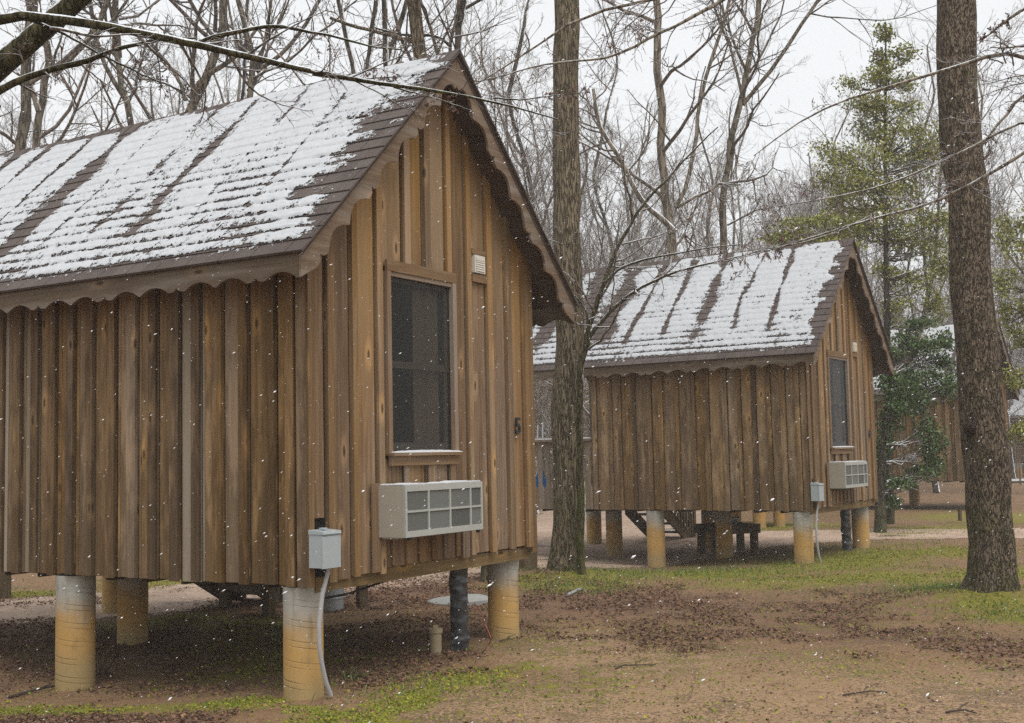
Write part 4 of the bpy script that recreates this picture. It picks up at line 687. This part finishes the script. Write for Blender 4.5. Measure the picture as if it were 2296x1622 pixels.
traced('slim bare tree with a V fork over the middle of the second roof', 26, [(21, 9, [(1626, 570), (1630, 500), (1630, 440), (1640, 370), (1652, 310), (1666, 228), (1680, 180), (1692, 138), (1703, 70), (1710, 0)]), (10, 5, [(1665, 235), (1690, 200), (1720, 172), (1748, 125), (1775, 80), (1810, 30), (1830, 0)]), (7, 4, [(1662, 220), (1652, 180), (1645, 150), (1634, 105), (1610, 60), (1590, 0)]), (5, 3, [(1632, 505), (1660, 490), (1700, 470), (1740, 460)])], 33)
# woods behind: twelve bare trees, copied
protos = []
for i in range(7):
    rs = np.random.RandomState(90+i); h = rs.uniform(13.5, 18); lean = rs.uniform(-.10, .10); b = np.array([0., 0, -.1]); tk = [b]+[np.array([lean*z+rs.normal(0, .05+.022*z), rs.normal(0, .05+.022*z), z]) for z in np.linspace(1.5, h, 8)]
    st = [(tk, rs.uniform(.07, .12), .025)]
    for j in range(rs.randint(2, 5)):
        z = rs.uniform(2.2, 7); q = np.array([lean*z, 0, z]); d = np.array([rs.choice([-1, 1])*rs.uniform(.4, 1.1), rs.uniform(-.5, .5), .9]); st.append(([q, q+d*.8, q+d*1.7+[0, rs.normal(0, .2), .5], q+d*2.6+[rs.normal(0, .4), 0, 1.6], q+d*3.1+[rs.normal(0, .5), 0, 3.4]], .055, .014))
    protos.append(st)
def copy_tree(o, loc, rz, sc, label):
    c = o.copy(); COL.objects.link(c); c.location = loc; c.rotation_euler = (0, 0, rz); c.scale = (sc, sc, sc*1.0); c['label'] = label
    for ch in o.children: d = ch.copy(); COL.objects.link(d); d.parent = c
    return c
FARL = 'bare grey tree in the dense snowy woods behind the cabins'; TANL = 'bare tree still holding tan withered leaves in the woods behind the second cabin'
rs = np.random.RandomState(5); spots = []
for i in range(112):
    for _ in range(30):
        Y = 33+44*rs.rand(); x = rs.uniform(-120, 2420); 
        if 62 < i < 74: x = rs.uniform(1150, 1960); Y = 32+30*rs.rand()
        if i >= 74: x = rs.uniform(1180, 2000); Y = rs.uniform(36, 56)
        q = at(x, 900, Y); X = q[0]
        if any(math.hypot(X-a, Y-b) < 1.6 for a, b, _ in spots): continue
        if abs(X-11.5) < 6 and 27 < Y < 37: continue
        if 1.2 < X < 4.2 and Y < 34: continue
        break
    spots.append((X, Y, i >= 74))
used = {}
for i, (X, Y, tan) in enumerate(spots):
    kind = (i % 7) if not tan else 10+i % 3; L = TANL if tan else FARL; g = 'tan leaved trees in the far woods' if tan else 'bare trees of the far woods'
    loc = (X, Y, float(gh(X, Y))); rz = rs.uniform(0, 6.28); sc = rs.uniform(.75, 1.15)*(.5 if tan else 1)
    if kind not in used:
        if not tan: o = make_tree('bare_tree', L, 'tree', protos[kind], 60+kind, M['farbark'] if kind % 3 else SB, M['hazed'], lv=(17, 8, 6, 1), start=.2, sides=8, rmin=.0055, lmax=3.0, group=g, up=.09)
        else: o = make_tree('bare_tree', L, 'tree', [(p_, a*.7, b) for p_, a, b in protos[kind-8]], 70+kind, M['farbark'], M['hazed'], lv=(14, 8, 6, 0), start=.12, sides=8, rmin=.006, lmax=2.6, group=g, up=.02, buds=.8, budmat=M['tan'], budsize=.026)
        o.location = loc; o.rotation_euler = (0, 0, rz); o.scale = (sc, sc, sc); used[kind] = o
    else: copy_tree(used[kind], loc, rz, sc, L)
# far wood that reads as one mass: thin stems and brush
rs = np.random.RandomState(77); n = 2600; Y = rs.uniform(60, 105, n); X = rs.uniform(-.52, .55, n)*Y; B0 = np.stack([X, Y, X*0-.1], 1); d = nrm(np.stack([rs.normal(0, .14, n), rs.normal(0, .1, n), np.ones(n)], 1)); L = rs.uniform(4, 12, n); P = B0[:, None]+d[:, None]*(np.linspace(0, 1, 5)[None, :, None]*L[:, None, None]); P[:, 1:-1] += rs.normal(0, .12, (n, 3, 3)); A = Acc(); Rr = (rs.uniform(.03, .09, n))[:, None]*np.linspace(1, .3, 5)[None]
V, q = tubes(P, Rr, 4); A.add(V, q); P1, R1 = kids(P, Rr, 9, rs, (.15, 1), (50, 15), .34, .5, 4, .15, .05, rmin=.012); V, q = tubes(P1, R1, 3); A.add(V, q); P2, R2 = kids(P1, R1, 3, rs, (.2, 1), (45, 15), .5, .6, 3, .15, .05, rmin=.010); V, q = tubes(P2, R2, 3); A.add(V, q)
o = link('far_woods', A.mesh('far_woods'), M['hazed']); o['kind'] = 'stuff'
# evergreens
def evergreen(label, base, top, spread, seed, mat, n1=70, nl=16000, ls=.05, stem=.07, lo=.12, prof_=None):
    rs = np.random.RandomState(seed); base = np.array(base, float); top = np.array(top, float); H0 = top-base; root = thing('evergreen_tree', label, 'tree', base)
    P = resample([base*0, H0*.3+rs.normal(0, .05, 3)*[1, 1, 0], H0*.65+rs.normal(0, .05, 3)*[1, 1, 0], H0], 30); r = np.linspace(stem, .012, 30); V, q = tubes(P[None], r[None], 10); A = Acc(); A.add(V, q); link('trunk', A.mesh('trunk'), M['bark_r'], root)
    t = np.sort(rs.uniform(lo, .99, n1)); pr = np.array([ (prof_ or (lambda u: (1-u)**.8))(u) for u in t]); an = rs.uniform(0, 6.28, n1); L = spread*pr*rs.uniform(.55, 1.15, n1)+.12; K = 6; Q = np.zeros((n1, K, 3)); Q[:, 0] = np.stack([np.interp(t, np.linspace(0, 1, 30), P[:, i]) for i in range(3)], 1)
    d = nrm(np.stack([np.cos(an), np.sin(an), rs.uniform(-.15, .45, n1)], 1))
    for k in range(1, K): d = nrm(d+rs.normal(0, .12, d.shape)-np.array([0, 0, .03])); Q[:, k] = Q[:, k-1]+d*(L/(K-1))[:, None]
    Rb = np.linspace(1, .3, K)[None]*np.clip(L*.012, .006, .03)[:, None]; B = Acc(); V, q = tubes(Q, Rb, 5); B.add(V, q, 0)
    Q2, R2 = kids(Q, Rb, 7, rs, (.2, 1.), (50, 15), .42, .6, 4, .15, .0, rmin=.004); V, q = tubes(Q2, R2, 3); B.add(V, q, 0)
    C = Q2[:, 1:].reshape(-1, 3); wgt = rs.rand(len(Q2)).repeat(3)**1.2*(.35+np.linalg.norm(C[:, :2], axis=1)); wgt /= wgt.sum(); C = C[rs.choice(len(C), nl, p=wgt)]+rs.normal(0, .075, (nl, 3)); V, q = cards(C, ls, rs, .5); B.add(V, q, 1)
    link('crown', B.mesh('crown'), [M['twig'], mat], root); return root
def holly(label, base, top, Y, blobs, seed, mat, ls=.045, stem=.08, dens=1.0, bx=None):
    """blobs: (photo x, y, half width px, half height px, depth offset m): leafy masses carried on limbs from one trunk"""
    rs = np.random.RandomState(seed); base = np.array(base, float); root = thing('evergreen_tree', label, 'tree', base); top = np.array(top, float)-base
    P = resample([base*0, top*.3+rs.normal(0, .06, 3)*[1, 1, 0], top*.65+rs.normal(0, .06, 3)*[1, 1, 0], top], 30); r = np.linspace(stem, .014, 30); V, q = tubes(P[None], r[None], 10); A = Acc(); A.add(V, q); link('trunk', A.mesh('trunk'), M['bark_h'], root)
    B = Acc(); K = 8; LP, LR, CC = [], [], []; m = Y/F
    for x, y, w, h, dz in blobs:
        if dens < 1 and rs.rand() < .14: continue
        x += rs.normal(0, .25)*w; c = at(x, y, Y+dz)-base; rx, rz = w*m, h*m; ry = rx*.8; k = int(np.argmin(np.abs(P[:, 2]-max(.3, c[2]-rz*.6-.5*rx)))); s0 = P[k]; e = c-s0; n = 10
        sub = c+nrm(rs.normal(size=(n, 3)))*(rs.rand(n, 1)**.4)*[rx, ry, rz]
        for sc in sub[:5]:
            t = np.linspace(0, 1, K)[:, None]; mid = s0+(sc-s0)*t; mid[:, 2] += (np.sin(t[:, 0]*3.14)*-.08*np.linalg.norm(sc-s0)); mid[1:-1] += rs.normal(0, .03, (K-2, 3)); LP.append(mid); LR.append(np.linspace(.022, .006, K))
        for sc in sub:
            nn = int(dens*100*(rx*rz)**.5/.5); CC.append(sc+rs.normal(0, 1, (nn, 3))*np.array([rx*1.1, ry, rz])*.31)
    Lp = np.array(LP); Lr = np.array(LR); V, q = tubes(Lp, Lr, 5); B.add(V, q, 0); Q2, R2 = kids(Lp, Lr, 7, rs, (.35, 1.), (50, 15), .3, .6, 4, .2, .02, rmin=.004, lmax=.8); V, q = tubes(Q2, R2, 3); B.add(V, q, 0)
    C = np.concatenate(CC+[Q2[:, 2:].reshape(-1, 3)[rs.rand(len(Q2)*2) < .5]]); C = C[C[:, 2] > .05]; V, q = cards(C, ls, rs, .5); B.add(V, q, 1); link('crown', B.mesh('crown'), [M['twig'], mat], root); return root
Y1 = 26.0; tb = at(1996, 1190, Y1); tb[2] = 0
BL = [(1986, 75, 20, 24, 0), (1972, 130, 26, 20, .2), (2005, 120, 30, 22, 0), (1990, 165, 40, 22, -.2), (1930, 185, 48, 16, 0), (2020, 185, 34, 20, .3), (1915, 228, 44, 15, 0), (1975, 235, 45, 25, -.3), (2030, 245, 46, 24, .2), (1925, 285, 50, 24, .4), (1985, 300, 50, 28, -.3), (2050, 300, 48, 26, 0), (1890, 340, 56, 26, 0), (1950, 355, 60, 30, -.5), (2025, 360, 60, 30, .3), (2085, 350, 40, 34, 0),
      (1880, 405, 46, 30, 0), (1935, 415, 60, 28, -.6), (2000, 425, 56, 30, 0), (2070, 425, 60, 36, .5), (1870, 455, 36, 24, 0), (1960, 475, 60, 28, -.4), (2035, 485, 60, 30, 0), (2095, 490, 40, 34, 0), (1940, 520, 46, 18, .2), (2005, 545, 44, 26, 0), (2070, 550, 56, 34, .4), (2010, 610, 34, 30, .2), (2065, 630, 50, 34, 0), (2110, 600, 30, 40, 0), (2030, 690, 34, 30, 0), (2095, 700, 34, 34, .3), (2060, 760, 40, 30, .2)]
holly('tall yellow green evergreen rising behind the second cabin gable', tb, at(1986, 50, Y1), Y1, BL, 31, M['holly'], .036, .10, 1.0)
Y2 = 23.4; tb = gp(1974, 1196)
BL = [(1975, 850, 28, 26, 0), (2010, 835, 30, 20, .2), (1990, 880, 36, 34, -.2), (2040, 855, 40, 24, 0), (2085, 860, 42, 26, .2), (2125, 868, 34, 26, .3), (1985, 940, 26, 40, 0), (2030, 905, 40, 26, -.2), (2080, 905, 36, 24, .1), (1980, 1010, 20, 40, 0), (2075, 965, 24, 34, -.1), (2095, 1000, 24, 34, 0), (2090, 1050, 22, 26, .1), (2065, 1060, 26, 14, 0), (2020, 1085, 26, 14, -.2), (2005, 1125, 16, 16, -.2), (2040, 800, 36, 18, .3), (2105, 815, 30, 20, .3), (2030, 762, 30, 16, .3), (2078, 772, 34, 18, 0), (2118, 766, 24, 20, .2), (1998, 792, 24, 14, 0), (2060, 728, 30, 14, .3)]
holly('dark dense evergreen with drooping sprays against the second cabin right end', tb, at(1990, 845, Y2), Y2, BL, 32, M['holly2'], .036, .12, 1.35)
Y3 = 24.5; tb = at(2330, 1180, Y3); tb[2] = 0
BL = [(2290, 420, 40, 40, 0), (2320, 480, 50, 40, 0), (2270, 520, 34, 36, .3), (2300, 570, 50, 40, -.3), (2265, 620, 30, 40, 0), (2290, 690, 40, 30, 0), (2280, 850, 26, 26, 0), (2300, 960, 30, 30, 0), (2275, 980, 24, 24, .2), (2330, 700, 40, 60, 0), (2250, 700, 16, 24, .2), (2285, 760, 30, 30, .2)]
holly('evergreen at the right edge beside the big dark trunk', tb, at(2320, 380, Y3), Y3, BL, 34, M['holly'], .04, .09, .7)
Y4 = 33.; tb = at(1850, 1180, Y4); tb[2] = 0
BL = [(1790, 500, 60, 16, 0), (1850, 505, 60, 22, .4), (1905, 500, 60, 26, 0), (1760, 530, 50, 16, 0), (1830, 540, 60, 20, -.5), (1885, 540, 46, 22, 0)]
holly('low spreading evergreen peeping over the second roof ridge', tb, at(1850, 480, Y4), Y4, BL, 35, M['holly'], .055, .09, 1.0)
mb = MB(); mb.tube([(0, 0, -.075), (0, 0, -.05), (0, 0, 0), (0, 0, .05), (0, 0, .075)], [.02, .05, .065, .05, .02], 18)
kn = mb.build('knot', bark('dark_knot_bark', (.02, .014, .01), (.04, .028, .019), (.07, .052, .034), moss=0, snow=0, grain=(30, 30)), bpy.data.objects['big_tree'], smooth=True); kn.location = [float(v) for v in (at(2175, 962, 12.405)-np.array(bpy.data.objects['big_tree'].location))]
# ------------------------------------------------------------------ litter, moss, grass, sticks
rs = np.random.RandomState(3)
def scatter(L, n, box=(-9, 10, 7, 26), bias=.02, near=.8):
    X = rs.uniform(box[0], box[1], n*14); Y = box[2]+(box[3]-box[2])*rs.rand(n*14)**(1+near); ok = np.abs(X/Y) < .52; X, Y = X[ok], Y[ok]; mk = mask(L, X, Y); p_ = np.clip((mk+1.2*fbm(X, Y, 21, 2.6, 5)-.35)*1.3, 0, 1)*(mk > .02)+bias*np.clip(.5+1.2*fbm(X, Y, 23, 3.5, 4), .05, 1.5); k = rs.rand(len(X)) < p_; X, Y = X[k][:n], Y[k][:n]; return np.stack([X, Y, gh(X, Y)], 1)
def lay(C, sz, asp, flat, name, mat):
    C = C.copy(); C[:, 2] += rs.uniform(.003, .022, len(C)); V, q = cards(C, sz, rs, asp, 0); V = V.reshape(-1, 4, 3); V[:, :, 2] = C[:, None, 2]+(V[:, :, 2]-C[:, None, 2])*flat; o = link(name, mk_mesh(name, V.reshape(-1, 3), q), mat); o['kind'] = 'stuff'
C = scatter(LEAF, 52000, bias=.0); D_ = scatter(LEAF, 46000, bias=.42); lay(np.concatenate([C, D_]), np.concatenate([.010+.017*rs.rand(len(C))**2, .004+.015*rs.rand(len(D_))**3]), .6, .55, 'leaf_litter', M['litter'])
C = np.concatenate([scatter(MOSS, 50000, bias=.03), scatter(LOW, 14000, bias=0.)[::2]]); C[:, 2] += rs.uniform(.0, .016, len(C)); V, q = cards(C, .004+.009*rs.rand(len(C)), rs, .7, 0); o = link('moss', mk_mesh('moss', V, q), M['moss']); o['kind'] = 'stuff'
gpts = [(gp(1230, 1318), .5, 260), (gp(1370, 1302), .45, 300), (gp(1320, 1320), .4, 200), (gp(785, 1512), .07, 60), (gp(2060, 1330), .4, 260), (gp(2110, 1345), .3, 220), (gp(2250, 1385), .3, 200), (gp(1500, 1285), 1., 500), (gp(1800, 1272), .9, 350), (gp(920, 1540), .3, 90), (gp(1640, 1280), .8, 350), (gp(2020, 1235), .9, 300), (gp(905, 1290), .5, 150), (gp(1180, 1290), .35, 120)]
Cs = np.concatenate([c+rs.normal(0, s, (n, 3))*[1, 1, 0] for c, s, n in gpts]); n = len(Cs); Cs[:, 2] = gh(Cs[:, 0], Cs[:, 1])-.005; d = nrm(np.stack([rs.normal(0, .45, n), rs.normal(0, .45, n), np.ones(n)], 1)); L = rs.uniform(.04, .13, n); w = nrm(np.cross(d, rs.normal(size=(n, 3))))*.0035
m_ = Cs+d*L[:, None]*.55; tip = Cs+d*L[:, None]+np.stack([rs.normal(0, .02, n), rs.normal(0, .02, n), -L*.15], 1)
V = np.stack([Cs-w, Cs+w, m_+w*.8, m_-w*.8, tip, tip], 1); i = np.arange(n)[:, None]*6; o = link('grass_tufts', mk_mesh('grass_tufts', V.reshape(-1, 3), np.concatenate([i+[[0, 1, 2, 3]]]), np.concatenate([i+[[3, 2, 4]]])), M['grass']); o['kind'] = 'stuff'
sticks = [((20, 1520), (150, 1492), .012, 'dark stick lying by the left pier, pointing at it'), ((1120, 1440), (1150, 1436), .006, 'thin twig on the mud right of the gable pier'), ((1990, 1420), (2080, 1412), .006, 'long thin twig lying on the mud left of the big trunk root'), ((1890, 1560), (1990, 1552), .006, 'dark twig on the sandy mud at the lower right'), ((2120, 1598), (2190, 1600), .007, 'short dark twig near the lower right corner'), ((1380, 1500), (1470, 1488), .006, 'bent twig on bare sand in the right middle'), ((222, 1480), (280, 1405), .008, 'thin stick leaning up between the two left piers'), ((1272, 1338), (1306, 1325), .02, 'short pale grey log end lying below the middle trunk')]
for a, b, r, lab in sticks:
    A_, B_ = gp(*a), gp(*b)
    if 'leaning up' in lab: B_ = at(b[0], b[1], A_[1]+.3)
    A_[2] += float(gh(A_[0], A_[1]))+r; B_[2] += float(gh(B_[0], B_[1]))+r; m1 = (A_+B_)/2+[.01, .03, .008]; k = rs.normal(0, .015, 3)*[1, 1, .3]
    mb = MB(); mb.tube([(0, 0, 0), tuple((m1-A_)*.6+k), tuple((m1-A_)*1.2-k*.6), tuple(B_-A_)], [r, r*.9, r*.8, r*.5], 7); e = (m1-A_)*.9; mb.tube([tuple(e), tuple(e+np.array([.03, .05, .015])), tuple(e+np.array([.08, .07, .03]))], [r*.6, r*.5, r*.3], 6)
    tag(mb.build('log' if 'log' in lab else 'stick', M['slab'] if 'log' in lab else M['stick'], None, smooth=True, loc=A_), lab, 'log' if 'log' in lab else 'stick')
# falling snow: real flakes hanging in the air between the camera and the trees
rs = np.random.RandomState(8); n = 8000; Y = 2.6+16*rs.rand(n)**1.15; X = rs.uniform(-.48, .48, n)*Y; Z = EYE+rs.uniform(-.26, .42, n)*Y; ok = Z > .06; C = np.stack([X, Y, Z], 1)[ok]; n = len(C)
base = np.array([[1, 0, 0], [0, 1, 0], [-1, 0, 0], [0, -1, 0], [0, 0, 1], [0, 0, -1.]]); s = .0008+.0013*rs.rand(n)**2+.0022*(rs.rand(n) < .02); el = rs.uniform(1.8, 3.2, n); dr = nrm(np.stack([rs.normal(.82, .12, n), rs.normal(0, .25, n), rs.normal(.5, .12, n)], 1)); u = nrm(np.cross(dr, rs.normal(size=(n, 3)))); w = np.cross(dr, u)
V = C[:, None]+s[:, None, None]*(base[None, :, 0:1]*dr[:, None]*el[:, None, None]+base[None, :, 1:2]*u[:, None]*.9+base[None, :, 2:3]*w[:, None]*.7); fc = np.array([[0, 1, 4], [1, 2, 4], [2, 3, 4], [3, 0, 4], [1, 0, 5], [2, 1, 5], [3, 2, 5], [0, 3, 5]]); o = link('snowflakes', mk_mesh('snowflakes', V.reshape(-1, 3), None, (np.arange(n)[:, None, None]*6+fc[None]).reshape(-1, 3), smooth=True), M['flake']); o['kind'] = 'stuff'
# ------------------------------------------------------------------ air, light, camera
mb = MB(); mb.box(-70, 75, -4, 112, -1.4, 17.5); o = mb.build('haze', None); o['kind'] = 'stuff'; hm = bpy.data.materials.new('snowy_air'); hm.use_nodes = True; hm.node_tree.nodes.clear(); vo = hm.node_tree.nodes.new('ShaderNodeVolumePrincipled'); vo.inputs['Color'].default_value = (.97, .97, .97, 1); vo.inputs['Density'].default_value = .0017; vo.inputs['Anisotropy'].default_value = .0
ou = hm.node_tree.nodes.new('ShaderNodeOutputMaterial'); hm.node_tree.links.new(vo.outputs[0], ou.inputs['Volume']); o.data.materials.append(hm)
SUN = Vector((.22, -.42, .88)).normalized(); el_ = math.asin(SUN.z); az = math.atan2(SUN.x, SUN.y)
w = bpy.data.worlds.new('World'); S.world = w; w.use_nodes = True; nt = w.node_tree; bg = nt.nodes['Background']; sk = nt.nodes.new('ShaderNodeTexSky'); sk.sky_type = 'NISHITA'; sk.sun_disc = False; sk.sun_elevation = el_; sk.sun_rotation = az; sk.dust_density = 6; sk.air_density = 1.; sk.ozone_density = 1
hs = nt.nodes.new('ShaderNodeHueSaturation'); hs.inputs['Saturation'].default_value = .12; nt.links.new(sk.outputs[0], hs.inputs['Color']); cl = nt.nodes.new('ShaderNodeMix'); cl.data_type = 'RGBA'; cl.inputs[0].default_value = .82; nt.links.new(hs.outputs[0], cl.inputs[6]); cl.inputs[7].default_value = (6.05, 6.2, 6.35, 1)  # even cloud layer over the clear sky
nt.links.new(cl.outputs[2], bg.inputs[0]); bg.inputs[1].default_value = .12
ld = bpy.data.lights.new('sun', 'SUN'); ld.energy = 1.5; ld.angle = math.radians(40); ld.color = (1, .97, .93); so = bpy.data.objects.new('sun', ld); COL.objects.link(so); so.rotation_euler = SUN.to_track_quat('Z', 'Y').to_euler()
cd = bpy.data.cameras.new('camera'); cd.sensor_width = 36; cd.lens = F/2296*36; cd.clip_end = 600; cd.clip_start = .05; co = bpy.data.objects.new('camera', cd); COL.objects.link(co)
mt = Matrix([[RT[i], UP[i], -_fw[i], (0, 0, EYE)[i]] for i in range(3)]+[[0, 0, 0, 1]]); co.matrix_world = mt; S.camera = co
S.view_settings.view_transform = 'Standard'; S.view_settings.look = 'None'; S.view_settings.exposure = 0.5; S.view_settings.gamma = 1
S.render.engine = 'CYCLES'; S.cycles.use_denoising = False; S.cycles.max_bounces = 6; S.cycles.diffuse_bounces = 3; S.cycles.glossy_bounces = 2; S.cycles.transparent_max_bounces = 12; S.cycles.volume_bounces = 1
